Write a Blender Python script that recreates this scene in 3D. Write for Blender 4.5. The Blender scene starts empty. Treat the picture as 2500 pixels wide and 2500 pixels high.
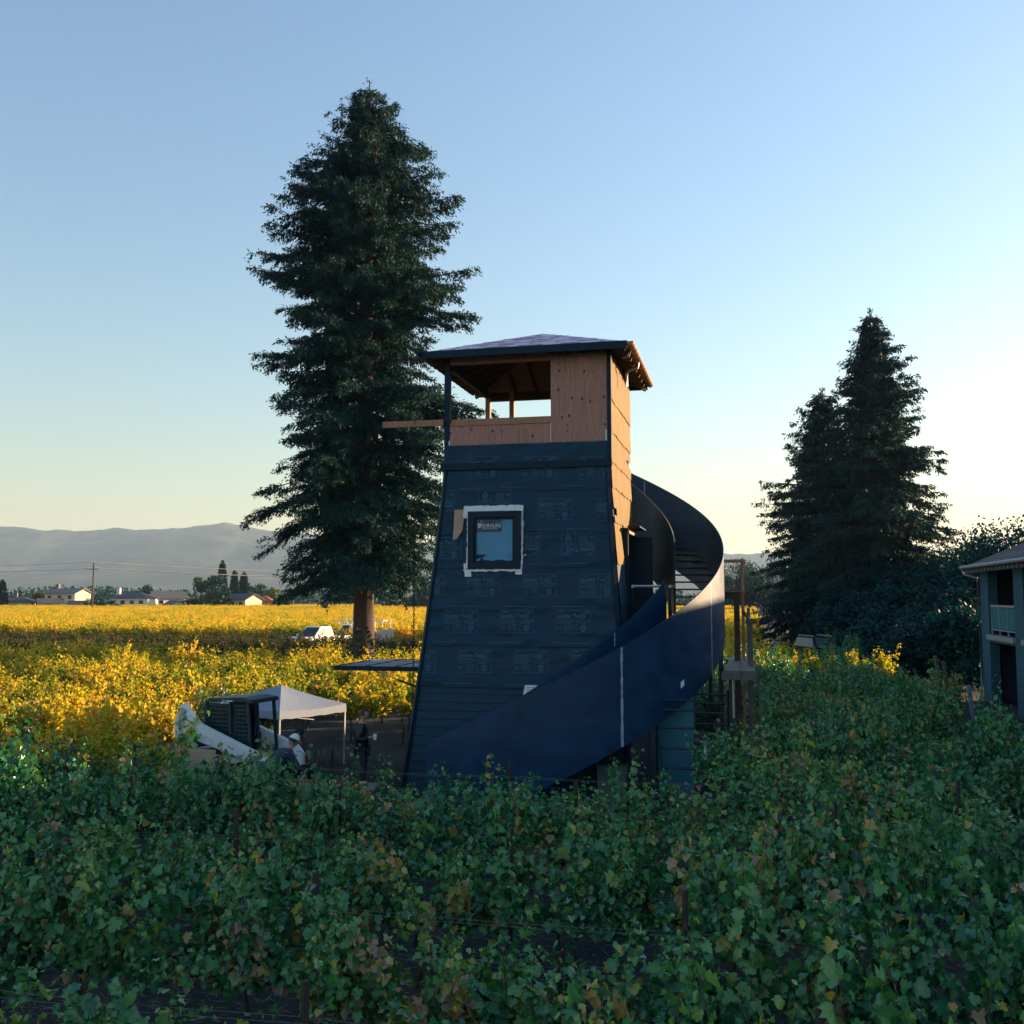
import bpy, bmesh, math, random
import numpy as np
from mathutils import Vector, Matrix, Euler

R = math.radians
random.seed(7)
rng = np.random.default_rng(11)
scene = bpy.context.scene
C = scene.collection

# ------------------------------------------------------------------ camera, sky, sun, exposure
cam = bpy.data.objects.new('camera', bpy.data.cameras.new('camera'))
C.objects.link(cam)
cam.location = (0, 0, 4.2)
cam.rotation_euler = (R(94.71), 0, 0)
cam.data.lens = 36.0
cam.data.sensor_width = 36.0
cam.data.clip_start = 0.1
cam.data.clip_end = 40000
scene.camera = cam

SUN_EL, SUN_AZ = R(12.0), R(63.0)          # azimuth clockwise from the view direction (+Y)
world = bpy.data.worlds.new('World')
scene.world = world
world.use_nodes = True
wn = world.node_tree
sky = wn.nodes.new('ShaderNodeTexSky')
sky.sky_type = 'NISHITA'
sky.sun_disc = False
sky.sun_elevation = SUN_EL
sky.sun_rotation = SUN_AZ
sky.air_density = 1.65
sky.dust_density = 0.8
sky.ozone_density = 3.7
wb = wn.nodes.new('ShaderNodeMix'); wb.data_type = 'RGBA'; wb.blend_type = 'MULTIPLY'; wb.inputs[0].default_value = 1.0
wb.inputs[7].default_value = (1.02, 0.96, 1.02, 1)      # slight even white balance over the whole sky
wn.links.new(sky.outputs[0], wb.inputs[6])
wn.links.new(wb.outputs[2], wn.nodes['Background'].inputs[0])
wn.nodes['Background'].inputs[1].default_value = 0.085

sun = bpy.data.objects.new('sun', bpy.data.lights.new('sun', 'SUN'))
C.objects.link(sun)
sun.data.energy = 5.0
sun.data.angle = R(0.53)
sun.data.color = (1.0, 0.70, 0.40)
sdir = Vector((math.sin(SUN_AZ) * math.cos(SUN_EL), math.cos(SUN_AZ) * math.cos(SUN_EL), math.sin(SUN_EL)))
sun.rotation_euler = sdir.to_track_quat('Z', 'Y').to_euler()
sun.location = sdir * 200

vs = scene.view_settings
vs.view_transform = 'Standard'
vs.look = 'None'
vs.exposure = 1.74
vs.gamma = 1.0
cy = scene.cycles
cy.use_denoising = True
cy.max_bounces = 6
cy.diffuse_bounces = 3
cy.glossy_bounces = 3
cy.transmission_bounces = 5
cy.transparent_max_bounces = 8
cy.volume_bounces = 1
cy.sample_clamp_indirect = 4.0
cy.use_adaptive_sampling = True

# ------------------------------------------------------------------ helpers
PHI = 0.226                                  # the site grid: rows run along u, v points away from the camera
CP, SP = math.cos(PHI), math.sin(PHI)
def W(u, v, z=0.0):
    return Vector((u * CP + v * SP, -u * SP + v * CP, z))
def UV(x, y):
    return (x * CP - y * SP, x * SP + y * CP)
PITCH = R(4.71)
def at(px, py, Y):
    """world point seen at photo pixel (px, py) at depth Y (used only to choose where things stand)"""
    a = (1250 - py) / 2500.0
    Z = Y * (math.sin(PITCH) + a * math.cos(PITCH)) / (math.cos(PITCH) - a * math.sin(PITCH))
    d = Y * math.cos(PITCH) + Z * math.sin(PITCH)
    return Vector(((px - 1250) / 2500.0 * d, Y, Z + 4.2))

def mesh_np(name, co, tris, mats, smooth=False, mat_idx=None):
    co = np.asarray(co, np.float32); tris = np.asarray(tris, np.int32)
    me = bpy.data.meshes.new(name)
    n, k = tris.shape
    me.vertices.add(len(co)); me.vertices.foreach_set('co', co.ravel())
    me.loops.add(n * k); me.loops.foreach_set('vertex_index', tris.ravel())
    me.polygons.add(n)
    me.polygons.foreach_set('loop_start', np.arange(0, n * k, k, dtype=np.int32))
    me.polygons.foreach_set('loop_total', np.full(n, k, np.int32))
    if smooth:
        me.polygons.foreach_set('use_smooth', np.ones(n, bool))
    for m in (mats if isinstance(mats, (list, tuple)) else [mats]):
        me.materials.append(m)
    if mat_idx is not None:
        me.polygons.foreach_set('material_index', np.asarray(mat_idx, np.int32))
    me.update(calc_edges=True)
    return me

class MB:
    """collects simple solids; build() links them as one mesh object"""
    def __init__(self):
        self.v = []; self.f = []
    def add(self, vs, fs):
        o = len(self.v)
        self.v += [tuple(p) for p in vs]
        self.f += [tuple(i + o for i in f) for f in fs]
        return self
    def box(self, c, s, rot=None):
        x, y, z = s[0] / 2, s[1] / 2, s[2] / 2
        vs = [Vector(p) for p in ((-x,-y,-z),(x,-y,-z),(x,y,-z),(-x,y,-z),(-x,-y,z),(x,-y,z),(x,y,z),(-x,y,z))]
        if rot is not None:
            m = Euler(rot).to_matrix() if not isinstance(rot, Matrix) else rot
            vs = [m @ p for p in vs]
        c = Vector(c)
        return self.add([p + c for p in vs], [(0,3,2,1),(4,5,6,7),(0,1,5,4),(1,2,6,5),(2,3,7,6),(3,0,4,7)])
    def bb(self, x0, x1, y0, y1, z0, z1):
        return self.box(((x0+x1)/2, (y0+y1)/2, (z0+z1)/2), (abs(x1-x0), abs(y1-y0), abs(z1-z0)))
    def bar(self, p, q, w, h=None):
        """rectangular bar from p to q"""
        p, q = Vector(p), Vector(q); d = q - p
        m = d.to_track_quat('Z', 'Y').to_matrix()
        return self.box((p + q) / 2, (w, h or w, d.length), m)
    def cyl(self, p, q, r0, r1=None, n=8, cap=True):
        p, q = Vector(p), Vector(q); d = q - p
        r1 = r0 if r1 is None else r1
        m = d.to_track_quat('Z', 'Y').to_matrix()
        vs, fs = [], []
        for c, r in ((p, r0), (q, r1)):
            for i in range(n):
                a = 2 * math.pi * i / n
                vs.append(c + m @ Vector((r * math.cos(a), r * math.sin(a), 0)))
        for i in range(n):
            j = (i + 1) % n
            fs.append((i, j, n + j, n + i))
        if cap:
            fs += [tuple(range(n - 1, -1, -1)), tuple(range(n, 2 * n))]
        return self.add(vs, fs)
    def tube(self, pts, r, n=6):
        pts = [Vector(p) for p in pts]
        rs = r if isinstance(r, (list, tuple)) else [r] * len(pts)
        vs, fs = [], []
        for k, p in enumerate(pts):
            d = (pts[min(k + 1, len(pts) - 1)] - pts[max(k - 1, 0)]).normalized()
            m = d.to_track_quat('Z', 'Y').to_matrix()
            for i in range(n):
                a = 2 * math.pi * i / n
                vs.append(p + m @ Vector((rs[k] * math.cos(a), rs[k] * math.sin(a), 0)))
        for k in range(len(pts) - 1):
            for i in range(n):
                j = (i + 1) % n
                fs.append((k*n+i, k*n+j, (k+1)*n+j, (k+1)*n+i))
        fs += [tuple(range(n - 1, -1, -1)), tuple(range((len(pts)-1)*n, len(pts)*n))]
        return self.add(vs, fs)
    def prism(self, poly, y0, y1):
        """polygon in the xz plane extruded along y"""
        n = len(poly)
        vs = [(x, y0, z) for x, z in poly] + [(x, y1, z) for x, z in poly]
        fs = [tuple(range(n)), tuple(range(2*n-1, n-1, -1))]
        for i in range(n):
            j = (i + 1) % n
            fs.append((i, n + i, n + j, j))
        return self.add(vs, fs)
    def xform(self, m):
        self.v = [tuple(m @ Vector(p)) for p in self.v]; return self
    def build(self, name, mat, parent=None, smooth=False, bevel=0.0):
        me = bpy.data.meshes.new(name)
        me.from_pydata(self.v, [], self.f)
        bm = bmesh.new(); bm.from_mesh(me)
        bmesh.ops.recalc_face_normals(bm, faces=bm.faces)
        if bevel:
            bmesh.ops.bevel(bm, geom=list(bm.edges), offset=bevel, segments=2, affect='EDGES', clamp_overlap=True)
        bm.to_mesh(me); bm.free()
        me.materials.append(mat)
        if smooth:
            me.polygons.foreach_set('use_smooth', [True] * len(me.polygons))
            try:
                me.set_sharp_from_angle(angle=R(40))
            except Exception:
                pass
        return obj(name, me, parent)

def obj(name, data, parent=None, loc=None, rz=None):
    o = bpy.data.objects.new(name, data)
    C.objects.link(o)
    if parent is not None:
        o.parent = parent
    if loc is not None:
        o.location = loc
    if rz is not None:
        o.rotation_euler = (0, 0, rz)
    return o
def tag(o, label, cat, group=None):
    o['label'] = label; o['category'] = cat
    if group:
        o['group'] = group
    return o
def thing(name, label, cat, loc=(0, 0, 0), rz=0.0, group=None):
    o = obj(name, None, None, loc, rz)
    o.empty_display_size = 0.3
    return tag(o, label, cat, group)
def kind(o, k):
    o['kind'] = k
    return o
def copy_tree(o, parent=None):
    c = o.copy(); C.objects.link(c); c.parent = parent
    for ch in list(o.children):
        copy_tree(ch, c)
    return c

# ------------------------------------------------------------------ materials
def nmat(name):
    m = bpy.data.materials.new(name); m.use_nodes = True
    return m, m.node_tree, m.node_tree.nodes['Principled BSDF']
def pm(name, col, rough=0.6, var=0.15, scale=6.0, bump=0.0, bscale=40.0, metal=0.0, spec=0.5, col2=None, stretch=(1, 1, 1), coat=0.0, bdist=0.02, rvar=0.0):
    """principled material whose colour wanders between two tones by noise, with fine relief"""
    m, nt, b = nmat(name)
    tc = nt.nodes.new('ShaderNodeTexCoord'); mp = nt.nodes.new('ShaderNodeMapping')
    mp.inputs['Scale'].default_value = stretch
    nt.links.new(tc.outputs['Object'], mp.inputs['Vector'])
    nz = nt.nodes.new('ShaderNodeTexNoise'); nz.inputs['Scale'].default_value = scale
    nz.inputs['Detail'].default_value = 6; nz.inputs['Roughness'].default_value = 0.62
    nt.links.new(mp.outputs[0], nz.inputs['Vector'])
    cr = nt.nodes.new('ShaderNodeValToRGB')
    c2 = col2 or tuple(min(1, c * (1 + var)) for c in col)
    c1 = col if col2 else tuple(c * (1 - var) for c in col)
    cr.color_ramp.elements[0].position = 0.32; cr.color_ramp.elements[0].color = (*c1, 1)
    cr.color_ramp.elements[1].position = 0.68; cr.color_ramp.elements[1].color = (*c2, 1)
    nt.links.new(nz.outputs['Fac'], cr.inputs['Fac'])
    nt.links.new(cr.outputs['Color'], b.inputs['Base Color'])
    b.inputs['Roughness'].default_value = rough
    b.inputs['Metallic'].default_value = metal
    b.inputs['Specular IOR Level'].default_value = spec
    if rvar:
        mr = nt.nodes.new('ShaderNodeMapRange'); mr.inputs['From Min'].default_value = 0.3; mr.inputs['From Max'].default_value = 0.7
        mr.inputs['To Min'].default_value = rough - rvar; mr.inputs['To Max'].default_value = rough + rvar
        nt.links.new(nz.outputs['Fac'], mr.inputs['Value']); nt.links.new(mr.outputs[0], b.inputs['Roughness'])
    if coat:
        b.inputs['Coat Weight'].default_value = coat
        b.inputs['Coat Roughness'].default_value = 0.15
    if bump:
        n2 = nt.nodes.new('ShaderNodeTexNoise'); n2.inputs['Scale'].default_value = bscale
        n2.inputs['Detail'].default_value = 5
        nt.links.new(mp.outputs[0], n2.inputs['Vector'])
        bp = nt.nodes.new('ShaderNodeBump'); bp.inputs['Strength'].default_value = bump
        bp.inputs['Distance'].default_value = bdist
        nt.links.new(n2.outputs['Fac'], bp.inputs['Height'])
        nt.links.new(bp.outputs[0], b.inputs['Normal'])
    return m
def leafmat(name, stops, trans=0.35, tcol=(1.25, 1.25, 0.6), rough=0.5, spec=0.35, patch=0.0, pscale=0.05):
    """foliage: colour picked per leaf by the 'tint' attribute, light passing through"""
    m, nt, b = nmat(name)
    at_ = nt.nodes.new('ShaderNodeAttribute'); at_.attribute_name = 'tint'
    oi = nt.nodes.new('ShaderNodeObjectInfo')
    ma = nt.nodes.new('ShaderNodeMath'); ma.operation = 'MULTIPLY_ADD'
    ma.inputs[1].default_value = 0.16; ma.inputs[2].default_value = -0.08
    nt.links.new(oi.outputs['Random'], ma.inputs[0])
    ad = nt.nodes.new('ShaderNodeMath'); ad.operation = 'ADD'
    nt.links.new(at_.outputs['Fac'], ad.inputs[0]); nt.links.new(ma.outputs[0], ad.inputs[1])
    src = ad
    if patch:
        ge = nt.nodes.new('ShaderNodeNewGeometry')
        pn = nt.nodes.new('ShaderNodeTexNoise'); pn.inputs['Scale'].default_value = pscale; pn.inputs['Detail'].default_value = 4
        nt.links.new(ge.outputs['Position'], pn.inputs['Vector'])
        m2 = nt.nodes.new('ShaderNodeMath'); m2.operation = 'MULTIPLY_ADD'
        m2.inputs[1].default_value = patch * 2; m2.inputs[2].default_value = -patch
        nt.links.new(pn.outputs['Fac'], m2.inputs[0])
        a2 = nt.nodes.new('ShaderNodeMath'); a2.operation = 'ADD'
        nt.links.new(ad.outputs[0], a2.inputs[0]); nt.links.new(m2.outputs[0], a2.inputs[1])
        src = a2
    cr = nt.nodes.new('ShaderNodeValToRGB')
    els = cr.color_ramp.elements
    while len(els) < len(stops):
        els.new(0.5)
    for e, (p, c) in zip(els, stops):
        e.position = p; e.color = (*c, 1)
    nt.links.new(src.outputs[0], cr.inputs['Fac'])
    nt.links.new(cr.outputs['Color'], b.inputs['Base Color'])
    b.inputs['Roughness'].default_value = rough
    b.inputs['Specular IOR Level'].default_value = spec
    tr = nt.nodes.new('ShaderNodeBsdfTranslucent')
    mx = nt.nodes.new('ShaderNodeMix'); mx.data_type = 'RGBA'; mx.blend_type = 'MULTIPLY'
    mx.inputs[0].default_value = 1.0
    nt.links.new(cr.outputs['Color'], mx.inputs[6]); mx.inputs[7].default_value = (*tcol, 1)
    nt.links.new(mx.outputs[2], tr.inputs['Color'])
    ms = nt.nodes.new('ShaderNodeMixShader'); ms.inputs[0].default_value = trans
    nt.links.new(b.outputs[0], ms.inputs[1]); nt.links.new(tr.outputs[0], ms.inputs[2])
    nt.links.new(ms.outputs[0], nt.nodes['Material Output'].inputs['Surface'])
    return m
def set_tint(me, vals_per_vert):
    a = me.attributes.new('tint', 'FLOAT', 'POINT')
    a.data.foreach_set('value', np.asarray(vals_per_vert, np.float32))

def woodmat(name, col, dark, scale=3.0, rough=0.7, knots=True):
    m, nt, b = nmat(name)
    tc = nt.nodes.new('ShaderNodeTexCoord'); mp = nt.nodes.new('ShaderNodeMapping')
    mp.inputs['Scale'].default_value = (9, 9, 0.7)
    nt.links.new(tc.outputs['Object'], mp.inputs['Vector'])
    nz = nt.nodes.new('ShaderNodeTexNoise'); nz.inputs['Scale'].default_value = scale; nz.inputs['Detail'].default_value = 7
    nz.inputs['Distortion'].default_value = 1.2
    nt.links.new(mp.outputs[0], nz.inputs['Vector'])
    cr = nt.nodes.new('ShaderNodeValToRGB')
    cr.color_ramp.elements[0].position = 0.3; cr.color_ramp.elements[0].color = (*dark, 1)
    cr.color_ramp.elements[1].position = 0.7; cr.color_ramp.elements[1].color = (*col, 1)
    nt.links.new(nz.outputs['Fac'], cr.inputs['Fac'])
    last = cr.outputs['Color']
    if knots:
        vo = nt.nodes.new('ShaderNodeTexVoronoi'); vo.inputs['Scale'].default_value = 4.6
        mk = nt.nodes.new('ShaderNodeMapping'); mk.inputs['Scale'].default_value = (1.2, 1.2, 0.9)
        nt.links.new(tc.outputs['Object'], mk.inputs['Vector']); nt.links.new(mk.outputs[0], vo.inputs['Vector'])
        kr = nt.nodes.new('ShaderNodeValToRGB')
        kr.color_ramp.elements[0].position = 0.10; kr.color_ramp.elements[0].color = (0.25, 0.18, 0.13, 1)
        kr.color_ramp.elements[1].position = 0.20; kr.color_ramp.elements[1].color = (1, 1, 1, 1)
        nt.links.new(vo.outputs['Distance'], kr.inputs['Fac'])
        mx = nt.nodes.new('ShaderNodeMix'); mx.data_type = 'RGBA'; mx.blend_type = 'MULTIPLY'; mx.inputs[0].default_value = 1
        nt.links.new(last, mx.inputs[6]); nt.links.new(kr.outputs['Color'], mx.inputs[7])
        last = mx.outputs[2]
    nt.links.new(last, b.inputs['Base Color'])
    b.inputs['Roughness'].default_value = rough
    bp = nt.nodes.new('ShaderNodeBump'); bp.inputs['Strength'].default_value = 0.25; bp.inputs['Distance'].default_value = 0.01
    nt.links.new(nz.outputs['Fac'], bp.inputs['Height']); nt.links.new(bp.outputs[0], b.inputs['Normal'])
    return m

m_paper = pm('asphalt_paper', (0.001, 0.034, 0.070), 0.55, 0.32, 2.2, 0.55, 2.2, spec=0.25, stretch=(1, 1, 1.7), bdist=0.05, rvar=0.12)
m_trim = pm('black_trim', (0.002, 0.020, 0.040), 0.6, 0.2, 5.0, spec=0.2)
m_print = pm('faded_print', (0.055, 0.15, 0.21), 0.7, 0.25, 8.0)
m_print2 = pm('pale_chalk_line', (0.06, 0.15, 0.22), 0.7, 0.3, 8.0)
m_paper_sunlit = pm('paper_painted_sunlit', (0.165, 0.092, 0.020), 0.7, 0.16, 3.0, 0.5, 6.0, spec=0.15)  # black paper with its sunlit sheen put into the base colour
m_ply = woodmat('plywood', (0.50, 0.235, 0.165), (0.29, 0.13, 0.095))
m_wood = woodmat('raw_lumber', (0.46, 0.21, 0.115), (0.30, 0.13, 0.07), knots=False)
m_wood_old = woodmat('weathered_lumber', (0.13, 0.12, 0.11), (0.06, 0.055, 0.05), knots=False)
m_wood_dark = woodmat('dark_rafter', (0.10, 0.055, 0.04), (0.045, 0.026, 0.02), knots=False)
m_white = pm('white_tape', (0.72, 0.74, 0.76), 0.5, 0.06, 8.0, 0.3, 14.0)
m_frame = pm('black_steel_frame', (0.003, 0.018, 0.034), 0.5, 0.2, 6.0, spec=0.2)
m_sticker = pm('dark_sticker', (0.012, 0.035, 0.075), 0.35, 0.1, 6.0)
m_blue = pm('blue_tape', (0.03, 0.22, 0.50), 0.6, 0.1)
m_tan = pm('tan_kraft_scrap', (0.44, 0.29, 0.19), 0.75, 0.12, 3.0, 0.3, 9.0)
m_stairmetal = pm('primed_steel', (0.000, 0.031, 0.084), 0.48, 0.30, 2.4, 0.22, 1.6, spec=0.38, bdist=0.05, rvar=0.10)
m_weld = pm('ground_weld', (0.28, 0.36, 0.42), 0.5, 0.35, 9.0)
m_roofpaper = pm('roof_underlayment', (0.62, 0.48, 0.60), 0.75, 0.10, 5.0, 0.2, 12.0)
m_roofprint = pm('underlayment_print', (0.07, 0.05, 0.09), 0.75, 0.1)
m_copper = pm('copper_gutter', (0.30, 0.14, 0.075), 0.45, 0.25, 4.0, metal=0.6)
m_steel = pm('dull_steel_pipe', (0.020, 0.025, 0.045), 0.45, 0.25, 8.0, metal=0.3)
m_galv = pm('galvanised', (0.42, 0.43, 0.44), 0.4, 0.15, 10.0, metal=0.6)
m_panel = pm('grey_panel', (0.03, 0.17, 0.25), 0.55, 0.06, 2.0)
m_whiteplastic = pm('white_plastic', (0.70, 0.70, 0.70), 0.45, 0.06, 5.0)
m_black = pm('black_rubber', (0.010, 0.011, 0.013), 0.7, 0.2, 8.0)
m_white_paint = pm('white_paint', (0.74, 0.74, 0.73), 0.35, 0.05, 4.0, coat=0.3)
m_cab = pm('charcoal_paint', (0.006, 0.032, 0.040), 0.5, 0.15)
m_orange = pm('orange_paint', (0.50, 0.16, 0.06), 0.5, 0.15)
m_darkglass = pm('tinted_glass', (0.008, 0.014, 0.024), 0.15, 0.1, spec=0.4)
m_canvas = pm('canopy_cloth', (0.19, 0.235, 0.32), 0.75, 0.05, 3.0, 0.2, 6.0)
m_bark = woodmat('redwood_bark', (0.10, 0.052, 0.040), (0.028, 0.016, 0.018), scale=2.0, rough=0.9, knots=False)
m_bark2 = woodmat('grey_bark', (0.13, 0.10, 0.08), (0.05, 0.04, 0.03), scale=2.5, rough=0.9, knots=False)
m_vinewood = woodmat('vine_wood', (0.085, 0.065, 0.05), (0.03, 0.024, 0.02), rough=0.9, knots=False)
m_stake = pm('rusty_stake', (0.028, 0.020, 0.018), 0.8, 0.3, 12.0)
m_wire = pm('trellis_wire', (0.20, 0.22, 0.24), 0.4, 0.1, metal=0.5)

# ------------------------------------------------------------------ the setting: ground, lane, hills
def ground_mat():
    m, nt, b = nmat('dry_soil')
    ge = nt.nodes.new('ShaderNodeNewGeometry')
    n1 = nt.nodes.new('ShaderNodeTexNoise'); n1.inputs['Scale'].default_value = 0.35; n1.inputs['Detail'].default_value = 8
    n2 = nt.nodes.new('ShaderNodeTexNoise'); n2.inputs['Scale'].default_value = 9.0; n2.inputs['Detail'].default_value = 8
    n2.inputs['Roughness'].default_value = 0.7
    for n in (n1, n2):
        nt.links.new(ge.outputs['Position'], n.inputs['Vector'])
    c1 = nt.nodes.new('ShaderNodeValToRGB')
    c1.color_ramp.elements[0].position = 0.35; c1.color_ramp.elements[0].color = (0.022, 0.036, 0.048, 1)
    c1.color_ramp.elements[1].position = 0.65; c1.color_ramp.elements[1].color = (0.075, 0.080, 0.080, 1)
    nt.links.new(n1.outputs['Fac'], c1.inputs['Fac'])
    c2 = nt.nodes.new('ShaderNodeValToRGB')
    c2.color_ramp.elements[0].position = 0.3; c2.color_ramp.elements[0].color = (0.45, 0.45, 0.45, 1)
    c2.color_ramp.elements[1].position = 0.75; c2.color_ramp.elements[1].color = (1.25, 1.2, 1.1, 1)
    nt.links.new(n2.outputs['Fac'], c2.inputs['Fac'])
    mx = nt.nodes.new('ShaderNodeMix'); mx.data_type = 'RGBA'; mx.blend_type = 'MULTIPLY'; mx.inputs[0].default_value = 1
    nt.links.new(c1.outputs['Color'], mx.inputs[6]); nt.links.new(c2.outputs['Color'], mx.inputs[7])
    nt.links.new(mx.outputs[2], b.inputs['Base Color'])
    b.inputs['Roughness'].default_value = 0.95; b.inputs['Specular IOR Level'].default_value = 0.1
    bp = nt.nodes.new('ShaderNodeBump'); bp.inputs['Strength'].default_value = 0.7; bp.inputs['Distance'].default_value = 0.08
    nt.links.new(n2.outputs['Fac'], bp.inputs['Height']); nt.links.new(bp.outputs[0], b.inputs['Normal'])
    return m
m_ground = ground_mat()
g = MB()
xs = [-9000, -3000, -800, -200, -80, -40, -20, -8, 0, 8, 20, 40, 80, 200, 800, 3000, 9000]
ys = [-3000, -600, -100, -20, 0, 10, 20, 30, 45, 70, 110, 200, 400, 900, 2500, 9000]
g.add([(x, y, 0) for y in ys for x in xs],
      [(j*len(xs)+i, j*len(xs)+i+1, (j+1)*len(xs)+i+1, (j+1)*len(xs)+i) for j in range(len(ys)-1) for i in range(len(xs)-1)])
kind(g.build('ground', m_ground), 'structure')

m_lane = pm('packed_earth', (0.13, 0.105, 0.095), 0.95, 0.2, 0.8, 0.5, 6.0, spec=0.1)
def sheet(name, pts, z, mat):
    o = MB().add([(p[0], p[1], z) for p in pts], [tuple(range(len(pts)))]).build(name, mat)
    return kind(o, 'structure')
sheet('lane', [W(1.4, 54), W(6.0, 54), W(6.0, 196), W(1.4, 196)], 0.012, m_lane)
sheet('track', [W(-120, 69.5), W(1.4, 69.5), W(1.4, 77), W(-120, 77)], 0.012, m_lane)

# far hills: ridge line read along the horizon, folded flanks
ridge_px = [(-900, 1300), (-500, 1292), (-200, 1285), (0, 1281), (72, 1284), (156, 1294), (232, 1293), (304, 1287), (333, 1292), (471, 1289),
            (543, 1287), (616, 1295), (667, 1298), (760, 1308), (900, 1322), (1100, 1334), (1400, 1342), (1770, 1347), (1870, 1349), (2200, 1362), (2700, 1380), (3300, 1390)]
def hill_mat():
    m, nt, b = nmat('hill_cover')
    ge = nt.nodes.new('ShaderNodeNewGeometry')
    n1 = nt.nodes.new('ShaderNodeTexNoise'); n1.inputs['Scale'].default_value = 0.0035; n1.inputs['Detail'].default_value = 9
    n1.inputs['Roughness'].default_value = 0.65
    nt.links.new(ge.outputs['Position'], n1.inputs['Vector'])
    cr = nt.nodes.new('ShaderNodeValToRGB')
    e = cr.color_ramp.elements
    e[0].position = 0.40; e[0].color = (0.016, 0.028, 0.024, 1)
    e[1].position = 0.66; e[1].color = (0.10, 0.085, 0.060, 1)
    k = e.new(0.53); k.color = (0.035, 0.045, 0.034, 1)
    nt.links.new(n1.outputs['Fac'], cr.inputs['Fac']); nt.links.new(cr.outputs['Color'], b.inputs['Base Color'])
    b.inputs['Roughness'].default_value = 1.0; b.inputs['Specular IOR Level'].default_value = 0.0
    return m
def hills():
    from mathutils import noise
    nx, ny = 420, 60
    D0, D1 = 3000.0, 5200.0
    px = np.linspace(-900, 3300, nx)
    ry = np.interp(px, [p[0] for p in ridge_px], [p[1] for p in ridge_px])
    co = []
    for j in range(ny):
        t = j / (ny - 1)
        D = D0 + (D1 - D0) * t * 1.25
        tt = min(1.0, t * 1.25)
        for i in range(nx):
            top = at(px[i], ry[i], D1)
            prof = tt ** 1.5 if t <= 0.8 else 1.0 - (t - 0.8) * 2.2
            x = top[0] * (D / D1)
            n = noise.fractal(Vector((x * 0.0011, D * 0.0011, 3.0)), 1.0, 2.0, 6)
            n2 = noise.fractal(Vector((x * 0.012, D * 0.012, 1.0)), 1.0, 2.0, 3)
            z = top[2] * prof * (1 + 0.60 * n * math.sin(math.pi * min(tt, 0.96))) + 9 * n2 * (tt if t <= 0.85 else 0.6)
            co.append((x, D, max(z, -2) - 1.0))
    f = [(j*nx+i, j*nx+i+1, (j+1)*nx+i+1, (j+1)*nx+i) for j in range(ny-1) for i in range(nx-1)]
    me = mesh_np('hills', co, f, hill_mat(), smooth=True)
    kind(obj('hills', me), 'structure')
hills()

# ------------------------------------------------------------------ two-storey inn on the right
def shingle_mat(name, c1, c2, mortar, sx, sy):
    m, nt, b = nmat(name)
    tc = nt.nodes.new('ShaderNodeTexCoord'); mp = nt.nodes.new('ShaderNodeMapping')
    mp.inputs['Rotation'].default_value = (0, 0, 0)
    cx = nt.nodes.new('ShaderNodeSeparateXYZ'); cc = nt.nodes.new('ShaderNodeCombineXYZ')
    nt.links.new(tc.outputs['Object'], cx.inputs[0])
    su = nt.nodes.new('ShaderNodeMath'); su.operation = 'ADD'
    nt.links.new(cx.outputs['X'], su.inputs[0]); nt.links.new(cx.outputs['Y'], su.inputs[1])
    nt.links.new(su.outputs[0], cc.inputs['X']); nt.links.new(cx.outputs['Z'], cc.inputs['Y'])
    bk = nt.nodes.new('ShaderNodeTexBrick')
    bk.inputs['Scale'].default_value = 1.0
    bk.inputs['Brick Width'].default_value = sx; bk.inputs['Row Height'].default_value = sy
    bk.inputs['Mortar Size'].default_value = 0.012
    bk.inputs['Color1'].default_value = (*c1, 1); bk.inputs['Color2'].default_value = (*c2, 1); bk.inputs['Mortar'].default_value = (*mortar, 1)
    nt.links.new(cc.outputs[0], bk.inputs['Vector'])
    nt.links.new(bk.outputs['Color'], b.inputs['Base Color'])
    b.inputs['Roughness'].default_value = 0.85
    bp = nt.nodes.new('ShaderNodeBump'); bp.inputs['Strength'].default_value = 0.6; bp.inputs['Distance'].default_value = 0.02
    bp.invert = True
    nt.links.new(bk.outputs['Fac'], bp.inputs['Height']); nt.links.new(bp.outputs[0], b.inputs['Normal'])
    return m
m_wallshingle = shingle_mat('wall_shingles', (0.024, 0.115, 0.155), (0.018, 0.09, 0.125), (0.010, 0.06, 0.085), 0.17, 0.11)
m_roofshingle = shingle_mat('roof_shingles', (0.20, 0.20, 0.215), (0.11, 0.11, 0.125), (0.03, 0.03, 0.035), 0.32, 0.09)
m_innwhite = pm('inn_trim', (0.22, 0.25, 0.28), 0.5, 0.08)
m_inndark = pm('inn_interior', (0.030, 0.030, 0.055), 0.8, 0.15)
m_innglass = pm('balcony_glass', (0.02, 0.16, 0.19), 0.6, 0.1, spec=0.1)
IN0 = (9.24, 45.2)
inn = thing('inn_building', 'two-storey shingled inn with balconies and grey hip roof at right edge', 'building', W(*IN0), -PHI)
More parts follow.
